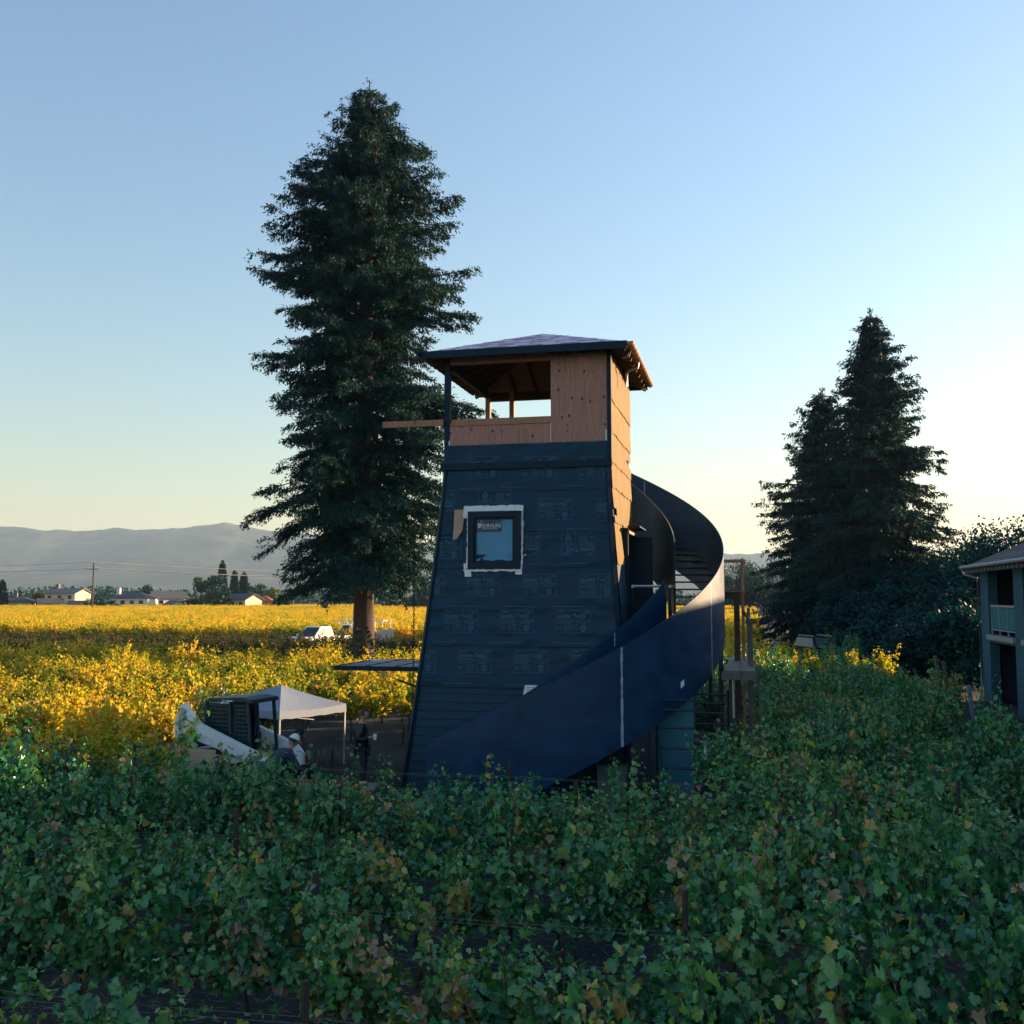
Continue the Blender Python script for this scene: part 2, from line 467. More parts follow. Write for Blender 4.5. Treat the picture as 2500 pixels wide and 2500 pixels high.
# local: x into the building (u), y away from the camera (v); the far left corner is the origin
def inn_build():
    L, WD = 34.0, 12.5
    wall = MB(); Z1, Z2, ZE = 2.42, 2.80, 5.40
    bays = []
    v = -1.4
    while v > -L + 6:
        bays.append((v - 4.0, v)); v -= 5.3
    # facade at x=0 .. 0.35 thick with openings
    T = 0.35
    prev = 0.0
    for (b0, b1) in bays:
        wall.bb(0, T, b1, prev, 0, ZE)
        wall.bb(0, T, b0, b1, Z1, Z2 - 0.1)
        wall.bb(0, T, b0, b1, 5.18, ZE)
        prev = b0
    wall.bb(0, T, -L, prev, 0, ZE)
    wall.bb(T, WD, -0.3, 0, 0, ZE)           # far end wall
    wall.bb(T, WD, -L, -L + 0.3, 0, ZE)
    wall.bb(WD - 0.3, WD, -L + 0.3, -0.3, 0, ZE)
    wall.build('wall', m_wallshingle, inn)
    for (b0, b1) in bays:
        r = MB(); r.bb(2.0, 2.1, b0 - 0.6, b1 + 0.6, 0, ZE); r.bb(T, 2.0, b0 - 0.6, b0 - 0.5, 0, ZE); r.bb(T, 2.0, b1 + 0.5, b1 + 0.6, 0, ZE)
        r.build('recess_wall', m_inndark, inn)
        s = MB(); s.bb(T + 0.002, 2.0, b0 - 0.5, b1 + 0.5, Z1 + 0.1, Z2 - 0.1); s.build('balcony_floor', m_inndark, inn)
        d = MB(); d.bb(1.94, 1.99, b0 + 1.3, b1 - 0.6, Z2 - 0.1, 4.95); dd = d.build('balcony_door', m_darkglass, inn)
        f = MB(); f.bb(-0.10, T * 0.9, b0 - 0.12, b1 + 0.12, Z2 - 0.28, Z2 - 0.09); f.build('balcony_trim', m_innwhite, inn)
        rl = MB(); rl.bb(0.06, 0.14, b0, b1, 3.78, 3.87); rl.bb(0.08, 0.12, b0, b1, 2.88, 2.93)
        top = rl.build('railing', m_innwhite, inn)
        n = 3
        for k in range(n + 1):
            y = b0 + 0.05 + (b1 - b0 - 0.1) * k / n
            MB().bb(0.07, 0.13, y - 0.03, y + 0.03, Z2 - 0.09, 3.78).build('railing_post', m_innwhite, top)
        for k in range(n):
            y = b0 + 0.08 + (b1 - b0 - 0.1) * k / n
            MB().bb(0.095, 0.105, y, y + (b1 - b0) / n - 0.09, 2.95, 3.76).build('railing_panel', m_innglass, top)
    # roof: hip with eaves
    o = 0.55
    e = [(-o, o, ZE), (WD + o, o, ZE), (WD + o, -L - o, ZE), (-o, -L - o, ZE)]
    h = (WD / 2 + o)
    zr = ZE + h * 0.47
    r1, r2 = (WD / 2, o - h, zr), (WD / 2, -L - o + h, zr)
    t = 0.1
    rb = MB()
    vs = e + [r1, r2] + [(x, y, z - t) for x, y, z in e]
    rb.add(vs, [(0, 4, 1), (1, 4, 5, 2), (2, 5, 3), (3, 5, 4, 0), (0, 1, 7, 6), (1, 2, 8, 7), (2, 3, 9, 8), (3, 0, 6, 9), (6, 7, 8, 9)])
    roof = rb.build('roof', m_roofshingle, inn)
    # shingle courses near the visible hip end, as raised strips on the left slope
    for k in range(1, 26):
        tt = k / 30.0
        x = -o + h * tt; z = ZE + h * 0.47 * tt
        y1 = o - h * tt
        MB().bar((x, y1 - 0.02, z + 0.012), (x, -14.0, z + 0.012), 0.035, 0.02).build('shingle_course', m_roofshingle, roof)
    gt = MB(); gt.tube([(-o - 0.06, o, ZE - 0.02), (-o - 0.06, -L - o, ZE - 0.02)], 0.075, 8)
    gt.build('gutter', m_innwhite, roof, smooth=True)
    ds = MB(); ds.tube([(-o - 0.05, o - 0.25, ZE - 0.08), (-o - 0.02, o - 0.3, ZE - 0.28), (-0.12, o - 0.62, ZE - 0.45), (-0.09, o - 0.65, ZE - 0.6), (-0.09, o - 0.65, 0.05)], 0.05, 8)
    ds.build('downspout', m_innwhite, inn, smooth=True)
    y = o - 0.35
    for k in range(22):
        MB().box((-o * 0.55, y - 0.6 * k, ZE - 0.17), (o * 0.8, 0.06, 0.13)).build('rafter_tail', m_innwhite, roof)
inn_build()

# ------------------------------------------------------------------ the viewing tower
TC = (0.725, 23.9)
tower = thing('viewing_tower', 'unfinished flared timber tower wrapped in black building paper with open lookout storey', 'tower', (TC[0], TC[1], 0), -PHI)
def kf(z):
    return (max(0.0, 7.05 - z) / 7.05) ** 1.15
def hL(z): return 1.86 + 0.77 * kf(z)
def hR(z): return 1.83 + 0.50 * kf(z)
def hF(z): return 1.84 + 0.60 * kf(z)
def front_pt(px, py, out=0.0):
    """tower-local (x, z) on the front wall for a photo pixel"""
    a = (px - 1250) / 2500.0; b = (1250 - py) / 2500.0
    ray = Vector((a, math.cos(PITCH) - b * math.sin(PITCH), math.sin(PITCH) + b * math.cos(PITCH)))
    z = 4.0
    for _ in range(6):
        n = Vector((-SP, -CP, 0)); q = Vector((TC[0], TC[1], 4.2)) + n * (hF(z) + out)
        t = n.dot(q - Vector((0, 0, 4.2))) / n.dot(ray)
        P = Vector((0, 0, 4.2)) + ray * t
        z = P.z
    d = P - Vector((TC[0], TC[1], 0))
    return (d.x * CP - d.y * SP, z)

from mathutils import noise as mnoise
def sheet_grid(xf, yf, z0, z1, nx, nz, wr=0.008, lift=0.0, seed=0.0):
    """wrinkled sheet on a wall: xf(t,z) across, yf(z) outward distance; returns MB"""
    m = MB(); vs = []
    for j in range(nz + 1):
        z = z0 + (z1 - z0) * j / nz
        for i in range(nx + 1):
            t = i / nx
            x = xf(t, z)
            n = mnoise.fractal(Vector((x * 1.3 + seed + 0.5 * z, z * 4.2 - 0.6 * x, seed)), 1.0, 2.0, 4)
            k = lift * (1 - j / nz)
            vs.append((x, yf(z) + k + wr * (1 + n), z))
    fs = [(j*(nx+1)+i, j*(nx+1)+i+1, (j+1)*(nx+1)+i+1, (j+1)*(nx+1)+i) for j in range(nz) for i in range(nx)]
    return m.add(vs, fs)

front = None
def tower_walls():
    global front
    # sheathed core (behind the papers), open at the top storey
    core = MB(); zs = [0, 1, 2, 3, 4, 5, 6, 7.05]
    ring = lambda z, d: [(-hL(z) + d, -hF(z) + d, z), (hR(z) - d, -hF(z) + d, z), (hR(z) - d, hF(z) - d, z), (-hL(z) + d, hF(z) - d, z)]
    vs = [];
    for z in zs:
        vs += ring(z, 0.03)
    fs = []
    for j in range(len(zs) - 1):
        for i in range(4):
            k = (i + 1) % 4
            fs.append((j*4+i, j*4+k, (j+1)*4+k, (j+1)*4+i))
    fs.append((28, 29, 30, 31))
    core.add(vs, fs)
    front = core.build('wall', m_trim, tower)
    # paper courses on the front (each laps over the one below)
    seams = [2.33, 3.20, 3.96, 4.86, 5.60, 6.53, 7.52]
    for k in range(6):
        z0, z1 = seams[k] - 0.05, seams[k + 1]
        m = sheet_grid(lambda t, z: -hL(z) + 0.02 + (hL(z) + hR(z) - 0.04) * t, lambda z: -(hF(z) + 0.004), z0, z1, 60, 14, wr=-0.026, lift=-0.016, seed=k * 3.1)
        m.build('paper_course', m_paper, front, smooth=True)
    # narrow boards low down
    z = 0.0; k = 0
    while z < 2.26:
        h = 0.178
        zm = z + h / 2
        m = MB()
        x0, x1 = -hL(zm) + 0.02, hR(zm) - 0.02
        y = -(hF(z) + 0.012); y2 = -(hF(z + h) + 0.002)
        m.add([(x0, y, z), (x1, y, z), (x1, y2, z + h - 0.008), (x0, y2, z + h - 0.008), (x0, y + 0.04, z), (x1, y + 0.04, z), (x1, y2 + 0.04, z + h - 0.008), (x0, y2 + 0.04, z + h - 0.008)],
              [(0, 1, 2, 3), (4, 7, 6, 5), (0, 4, 5, 1), (3, 2, 6, 7), (0, 3, 7, 4), (1, 5, 6, 2)])
        m.build('siding_board', m_paper, front)
        z += h; k += 1
    # corner trims, belt
    for side in (-1, 1):
        m = MB(); pts = []
        for z in np.linspace(0, 7.05, 15):
            x = -hL(z) if side < 0 else hR(z)
            pts.append((x, -hF(z), z))
        for a_, b_ in zip(pts[:-1], pts[1:]):
            m.bar((a_[0] - side * 0.045, a_[1] - 0.04, a_[2]), (b_[0] - side * 0.045, b_[1] - 0.04, b_[2] + 0.004), 0.10, 0.045)
        m.build('corner_trim', m_trim, tower)
    MB().bb(-1.92, 1.88, -1.945, -1.855, 6.965, 7.115).build('belt_trim', m_trim, tower)
    # upper storey
    MB().bb(-1.86, -1.735, -1.86, -1.74, 7.05, 9.50).build('corner_post', m_trim, tower)
    MB().bb(1.775, 1.865, -1.885, -1.79, 7.12, 9.50).build('corner_post', m_trim, tower)
    for (x, y) in ((-1.78, 1.78), (-1.15, 1.78), (1.74, 1.74)):
        MB().bb(x - 0.06, x + 0.06, y - 0.06, y + 0.06, 7.05, 9.45).build('corner_post', m_wood, tower)
    for x0, x1 in ((-1.735, -0.84), (-0.84, -0.43), (-0.43, -0.01), (-0.01, 0.54)):
        MB().bb(x0 + 0.003, x1 - 0.003, -1.850 - 0.004 * random.random(), -1.825, 7.525, 7.95).build('plywood_panel', m_ply, tower)
    MB().bb(0.545, 1.775, -1.853, -1.825, 7.51, 9.46).build('plywood_panel', m_ply, tower)
    MB().bb(-1.735, 0.54, -1.868, -1.78, 7.955, 8.10).build('sill_board', m_wood, tower)
    MB().bb(-1.735, 0.54, -1.86, -1.77, 9.335, 9.49).build('header_beam', m_ply, tower)
    # side and back rails of the lookout
    for (a_, b_) in (((-1.80, -1.70, 8.02), (-1.80, 1.74, 8.02)), ((-1.74, 1.80, 8.02), (1.70, 1.80, 8.02))):
        MB().bar(a_, b_, 0.09, 0.14).build('rail_board', m_wood, tower)
    for (a_, b_) in (((-1.80, -1.70, 9.38), (-1.80, 1.74, 9.38)), ((-1.74, 1.80, 9.30), (1.70, 1.80, 9.30))):
        MB().bar(a_, b_, 0.10, 0.22).build('header_beam', m_wood_dark, tower)
    MB().bb(-1.80, 1.74, 1.75, 1.80, 7.05, 7.95).build('back_panel', m_wood_dark, tower)
    MB().bb(-1.83, -1.79, -1.70, 1.74, 7.05, 7.95).build('back_panel', m_wood_dark, tower)
    MB().bb(-1.78, 1.74, -1.78, 1.74, 7.052, 7.12).build('floor_deck', m_wood_dark, tower)
    for x in (-1.82,):
        MB().bb(x - 0.25, x + 0.05, 0.6, 0.68, 6.98, 7.18).build('joist_end', m_wood, tower)
    # white slips at both ends of the plywood
    MB().bb(-1.752, -1.722, -1.872, -1.868, 7.53, 7.63).build('tape_slip', m_white, tower)
    MB().bb(1.735, 1.768, -1.862, -1.857, 7.50, 7.76).build('tape_slip', m_white, tower)
    # right wall: torn papers, sunlit sheen painted tan on the upper courses
    rw = MB().bb(1.79, 1.815, -1.74, 1.80, 7.05, 9.5).build('side_wall', m_trim, tower)
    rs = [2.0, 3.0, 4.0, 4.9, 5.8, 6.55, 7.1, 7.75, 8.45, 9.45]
    for k in range(len(rs) - 1):
        z0, z1 = rs[k] - 0.03, rs[k + 1]
        m = MB(); vs = []; nx, nz = 26, 5
        for j in range(nz + 1):
            z = z0 + (z1 - z0) * j / nz
            for i in range(nx + 1):
                y = -hF(z) - 0.01 + (2 * hF(z) + 0.02) * i / nx
                n = mnoise.fractal(Vector((y * 1.6 + k * 5.7, z * 2.2, 4.0)), 1.0, 2.0, 4)
                zz = z
                if j == 0:
                    zz = z + 0.07 * mnoise.fractal(Vector((y * 3 + k * 9.1, 2.0, k)), 1.0, 2.0, 3)
                vs.append((hR(z) + 0.018 + 0.012 * n + 0.02 * (1 - j / nz), y, zz))
        spans = [(0, nx)]
        if k in (1, 2, 3):
            spans = [(0, 9), (20, nx)]
        for s0, s1 in spans:
            fs = []
            for j in range(nz):
                for i in range(s0, s1):
                    yc = -1 + 2 * i / nx
                    if k in (4, 5, 6) and j in (1, 2) and mnoise.noise(Vector((yc * 2.2 + k, j * 0.9, 0.7))) > 0.36:
                        continue
                    fs.append((j*(nx+1)+i, j*(nx+1)+i+1, (j+1)*(nx+1)+i+1, (j+1)*(nx+1)+i))
            use = sorted({i for f in fs for i in f}); mp_ = {o_: n_ for n_, o_ in enumerate(use)}
            MB().add([vs[i] for i in use], [tuple(mp_[i] for i in f) for f in fs]).build('paper_course', m_paper_sunlit if k > 2 else m_paper, rw, smooth=True)
    # left wall papers
    for k in range(6):
        z0, z1 = seams[k] - 0.05, seams[k + 1]
        m = MB(); vs = []; nx, nz = 14, 4
        for j in range(nz + 1):
            z = z0 + (z1 - z0) * j / nz
            for i in range(nx + 1):
                y = -hF(z) + 0.02 + (2 * hF(z) - 0.04) * i / nx
                vs.append((-(hL(z) + 0.006 + 0.012 * (1 - j / nz)), y, z))
        fs = [(j*(nx+1)+i, j*(nx+1)+i+1, (j+1)*(nx+1)+i+1, (j+1)*(nx+1)+i) for j in range(nz) for i in range(nx)]
        m.add(vs, fs).build('paper_course', m_paper, front, smooth=True)
tower_walls()

# printed marks on the paper
def text_mesh(s, size, x, y, align='LEFT', shear=0.0):
    cu = bpy.data.curves.new('txt', 'FONT'); cu.body = s; cu.size = size; cu.align_x = align; cu.resolution_u = 2; cu.shear = shear
    ob = bpy.data.objects.new('txt', cu)
    me = bpy.data.meshes.new_from_object(ob)
    vs = [(v.co.x + x, v.co.y + y) for v in me.vertices]
    fs = [tuple(p.vertices) for p in me.polygons]
    bpy.data.objects.remove(ob); bpy.data.curves.remove(cu); bpy.data.meshes.remove(me)
    return vs, fs
class Flat:
    def __init__(self): self.v = []; self.f = []
    def add(self, vf):
        o = len(self.v); self.v += vf[0]; self.f += [tuple(i + o for i in f) for f in vf[1]]; return self
    def rect(self, x0, y0, x1, y1):
        return self.add(([(x0, y0), (x1, y0), (x1, y1), (x0, y1)], [(0, 1, 2, 3)]))
    def ring(self, pts_o, pts_i):
        n = len(pts_o)
        return self.add((pts_o + pts_i, [(i, (i+1) % n, n + (i+1) % n, n + i) for i in range(n)]))
def logo_flat(w=0.74, h=0.47):
    f = Flat(); t = 0.006
    f.rect(0, 0, w, t); f.rect(0, h - t, w, h); f.rect(0, t, t, h - t); f.rect(w - t, t, w, h - t)
    f.rect(t, h * 0.56, w - t, h * 0.56 + t); f.rect(w * 0.60, t, w * 0.60 + t, h * 0.56)
    f.add(text_mesh('SUPER', 0.042, 0.05, h - 0.055)); f.rect(w - 0.14, h - 0.052, w - 0.045, h - 0.036); f.rect(w - 0.06, h - 0.06, w - 0.045, h - 0.052)
    f.add(text_mesh('Jumbo Tex', 0.115, 0.035, h - 0.155))
    # heavier strokes: second copy a little aside
    f.add(text_mesh('Jumbo Tex', 0.115, 0.041, h - 0.153))
    c = lambda r, cx, cy, n=18: [(cx + r * math.cos(2*math.pi*i/n), cy + r * math.sin(2*math.pi*i/n)) for i in range(n)]
    f.ring(c(0.058, 0.575, h - 0.125), c(0.046, 0.575, h - 0.125)); f.add(text_mesh('60', 0.062, 0.575, h - 0.147, 'CENTER'))
    f.rect(0.035, h - 0.182, 0.33, h - 0.174)
    for k in range(3):
        y = h * 0.50 - k * 0.024
        f.rect(0.03, y, 0.03 + w * (0.5 - 0.06 * k), y + 0.006); f.rect(w * 0.64, y, w * (0.95 - 0.03 * k), y + 0.006)
    f.add(text_mesh('ES', 0.085, 0.04, 0.06, shear=0.1))
    for k in range(6):
        f.rect(0.17, 0.05 + k * 0.022, 0.17 + 0.23 * (0.75 + 0.25 * ((k * 7) % 3) / 2), 0.055 + k * 0.022)
    sx, sy = w * 0.79, 0.085
    sh = [(-0.055, 0.07), (-0.03, 0.062), (0, 0.075), (0.03, 0.062), (0.055, 0.07), (0.052, 0.0), (0.035, -0.04), (0, -0.068), (-0.035, -0.04), (-0.052, 0.0)]
    f.ring([(sx + x, sy + y) for x, y in sh], [(sx + x * 0.76, sy + y * 0.76) for x, y in sh])
    f.ring(c(0.03, sx, sy + 0.01, 12), c(0.020, sx, sy + 0.01, 12)); f.rect(sx - 0.015, sy - 0.035, sx + 0.015, sy - 0.028)
    return f
def clip_mesh(vs2, fs, xmin, xmax, ymin, ymax):
    bm = bmesh.new()
    bv = [bm.verts.new((x, y, 0)) for x, y in vs2]
    for f in fs:
        try: bm.faces.new([bv[i] for i in f])
        except ValueError: pass
    for co, no in (((xmin, 0, 0), (-1, 0, 0)), ((xmax, 0, 0), (1, 0, 0)), ((0, ymin, 0), (0, -1, 0)), ((0, ymax, 0), (0, 1, 0))):
        bmesh.ops.bisect_plane(bm, geom=bm.verts[:] + bm.edges[:] + bm.faces[:], plane_co=co, plane_no=no, clear_outer=True)
    bm.verts.index_update()
    out = ([tuple(v.co[:2]) for v in bm.verts], [tuple(v.index for v in f.verts) for f in bm.faces])
    bm.free()
    return out
LOGO = logo_flat()
def put_print(name, vs2, fs, mat, parent, out=0.024):
    if not fs: return
    m = MB().add([(x, -(hF(z) + out), z) for x, z in vs2], fs)
    me = bpy.data.meshes.new(name); me.from_pydata(m.v, [], m.f); me.materials.append(mat)
    return obj(name, me, parent)
def tower_print():
    rows = [(7.27, 6.80, [(1142, 0), (1278, 0), (1413, 0)]),]
    spots = []   # (px left, py top, inverted)
    for px in (1142, 1278, 1413): spots.append((px, 1117, False))
    for px in (1315, 1455): spots.append((px, 1218, False))
    for px in (1034, 1170): spots.append((px, 1200, True))
    spots.append((1049, 1313, False))
    for px in (1238, 1372): spots.append((px, 1303, True))
    for px in (1008, 1140, 1277, 1416): spots.append((px, 1402, False))
    for px in (1088, 1222, 1358, 1502): spots.append((px, 1490, False))
    for px in (986, 1120, 1256, 1394): spots.append((px, 1586, False))
    for px, py, inv in spots:
        x, z = front_pt(px, py)
        w, h = 0.74, 0.47
        vs = [((w - a if inv else a) + x, (h - b if inv else b) + z - h) for a, b in LOGO.v]
        zc = z - h / 2
        fs = [tuple(reversed(f)) for f in LOGO.f] if False else LOGO.f
        v2, f2 = clip_mesh(vs, fs, -hL(zc) + 0.12, hR(zc) - 0.12, 0, 7.5)
        # nothing is printed over the window and its tapes
        if x + w > -1.40 and x < 0.0 and z > 4.75 and z - h < 6.2:
            keep = [f for f in f2 if not all((-1.42 < v2[i][0] < 0.0 and 4.68 < v2[i][1] < 6.19) for i in f)]
            f2 = keep
        put_print('printed_logo', v2, f2, m_print, front, 0.062)
    # chalk dashes along the laps
    for z, xs_ in ((6.53, ((-1.5, -.9), (-.55, .1), (.6, 1.3))), (5.60, ((.02, .6), (.9, 1.4))), (4.86, ((.1, .45), (.75, 1.4))), (3.96, ((-1.7, -.9), (-.5, .2), (.55, 1.3))),
                   (3.20, ((-2.0, -1.45), (-.75, 0), (.6, 1.4))), (2.33, ((-1.75, -1.1), (-.4, .3))), (7.47, ((-1.3, -.6), (-.1, .5), (1.1, 1.6)))):
        for a_, b_ in xs_:
            f = Flat().rect(a_, z + 0.025, b_, z + 0.032)
            put_print('chalk_line', f.v, f.f, m_print2, front, 0.066)
    # staples on the low boards
    f = Flat()
    for k in range(70):
        x = random.choice((-1.9, -1.35, -0.85, -0.3)) + random.uniform(-0.02, 0.02); z = random.choice([0.178 * j + 0.09 for j in range(4, 13)])
        f.rect(x, z, x + 0.012, z + 0.006)
    put_print('staple', f.v, f.f, m_print2, front, 0.022)
    # white delivery slip near the stair
    x, z = front_pt(1283, 1672)
    f = Flat().add(([(x, z), (x + 0.42, z), (x + 0.12, z - 0.235), (x - 0.04, z - 0.235)], [(0, 1, 2, 3)]))
    slip = put_print('paper_slip', f.v, f.f, m_white, tower, 0.064)
    f = Flat()
    for k in range(4):
        f.rect(x + 0.03, z - 0.05 - 0.045 * k, x + 0.28 - 0.06 * k, z - 0.041 - 0.045 * k)
    put_print('slip_print', f.v, f.f, m_print, slip, 0.067)
    # tan scrap of kraft left of the window
    pts = [(1112, 1245), (1137, 1245), (1133, 1280), (1131, 1297), (1122, 1310), (1117, 1317), (1108, 1318), (1110, 1285)]
    q = [front_pt(*p) for p in pts]
    m = MB(); n = len(q)
    m.add([(x, -(hF(z) + 0.058), z) for x, z in q] + [(x, -(hF(z) + 0.068 + 0.02 * (i in (3, 4, 5, 6))), z) for i, (x, z) in enumerate(q)],
          [tuple(range(n)), tuple(range(2*n-1, n-1, -1))] + [(i, n + i, n + (i+1) % n, (i+1) % n) for i in range(n)])
    m.build('kraft_scrap', m_tan, tower)
tower_print()

def tower_window():
    wz0, wz1, wx0, wx1 = 4.79, 6.035, -1.245, -0.085
    def yb(z): return -(hF(5.4) + 0.05)
    Y = yb(0)
    tilt = 0.0
    fr = MB(); t = 0.13
    for (a_, b_, c_, d_) in ((wx0, wx1, wz0, wz0 + t), (wx0, wx1, wz1 - t, wz1), (wx0, wx0 + t, wz0 + t, wz1 - t), (wx1 - t, wx1, wz0 + t, wz1 - t)):
        fr.bb(a_, b_, Y - 0.10, Y + 0.06, c_, d_)
    win = fr.build('window', m_frame, tower)
    ins = MB(); i0 = t; t2 = 0.045
    for (a_, b_, c_, d_) in ((wx0 + i0, wx1 - i0, wz0 + i0, wz0 + i0 + t2), (wx0 + i0, wx1 - i0, wz1 - i0 - t2, wz1 - i0), (wx0 + i0, wx0 + i0 + t2, wz0 + i0 + t2, wz1 - i0 - t2), (wx1 - i0 - t2, wx1 - i0, wz0 + i0 + t2, wz1 - i0 - t2)):
        ins.bb(a_, b_, Y - 0.055, Y + 0.05, c_, d_)
    ins.build('sash', m_frame, win)
    m_pane = pm('filmed_glass', (0.11, 0.29, 0.44), 0.6, 0.08, 3.0, spec=0.2)
    px0, px1, pz0, pz1 = wx0 + i0 + t2, wx1 - i0 - t2, wz0 + i0 + t2, wz1 - i0 - t2
    MB().bb(px0, px1, Y - 0.02, Y + 0.01, pz0, pz1).build('pane', m_pane, win)
    sw, shh = (px1 - px0) * 0.70, 0.27
    MB().bb(px0 + 0.004, px0 + sw, Y - 0.024, Y - 0.0205, pz1 - shh, pz1 - 0.004).build('sticker', m_sticker, win)
    f = Flat(); gx, gz = px0 + 0.035, pz1 - 0.185
    for i in range(3):
        for j in range(3):
            if (i, j) != (2, 0):
                f.rect(gx + i * 0.037, gz + j * 0.037, gx + i * 0.037 + 0.031, gz + j * 0.037 + 0.031)
    f.add(text_mesh('EUROLINE', 0.112, gx + 0.125, gz + 0.012))
    f.add(text_mesh('STEEL WINDOWS & DOORS', 0.034, gx + 0.125, gz - 0.028))
    sc_ = (px0 + sw - 0.02 - gx) / max(1e-6, max(v[0] for v in f.v) - gx)
    me = bpy.data.meshes.new('sticker_lettering')
    me.from_pydata([(gx + (x - gx) * sc_, Y - 0.0265, z) for x, z in f.v], [], f.f); me.materials.append(m_white)
    obj('sticker_lettering', me, win)
    for (a_, b_, c_, d_) in ((px0 + 0.09, px0 + 0.135, pz1 - 0.10, pz1 + 0.05), (px0 + sw - 0.11, px0 + sw + 0.02, pz1 - 0.12, pz1 - 0.07)):
        MB().bb(a_, b_, Y - 0.030, Y - 0.0275, c_, d_).build('blue_tape', m_blue, win)
    # flashing tapes round the opening, crinkled
    def tape(x0, x1, z0, z1, ja=0.012):
        nx, nz = max(2, int((x1 - x0) / 0.06)), max(1, int((z1 - z0) / 0.06))
        vs = []
        for j in range(nz + 1):
            for i in range(nx + 1):
                ex = random.uniform(-ja, ja) if i in (0, nx) else 0; ez = random.uniform(-ja, ja) if j in (0, nz) else 0
                x = x0 + (x1 - x0) * i / nx + ex; z = z0 + (z1 - z0) * j / nz + ez
                vs.append((x, -(hF(z) + 0.066 + random.uniform(0, 0.008)), z))
        fs = [(j*(nx+1)+i, j*(nx+1)+i+1, (j+1)*(nx+1)+i+1, (j+1)*(nx+1)+i) for j in range(nz) for i in range(nx)]
        MB().add(vs, fs).build('flashing_tape', m_white, win)
    tape(-1.375, -0.035, 6.03, 6.165); tape(-1.375, -1.26, 5.90, 6.03)
    tape(-1.285, -1.245, 4.80, 5.90); tape(-0.075, -0.035, 4.86, 6.03)
    tape(-1.34, -0.05, 4.735, 4.785); tape(-1.345, -1.285, 4.785, 4.90); tape(-1.31, -1.17, 4.62, 4.735); tape(-0.20, -0.05, 4.67, 4.735); tape(-0.075, -0.03, 4.785, 4.86)
    MB().bb(-0.02, 0.03, -(hF(5.1) + 0.05), -(hF(5.1) + 0.03), 5.07, 5.10).build('loose_tab', m_white, win)
tower_window()

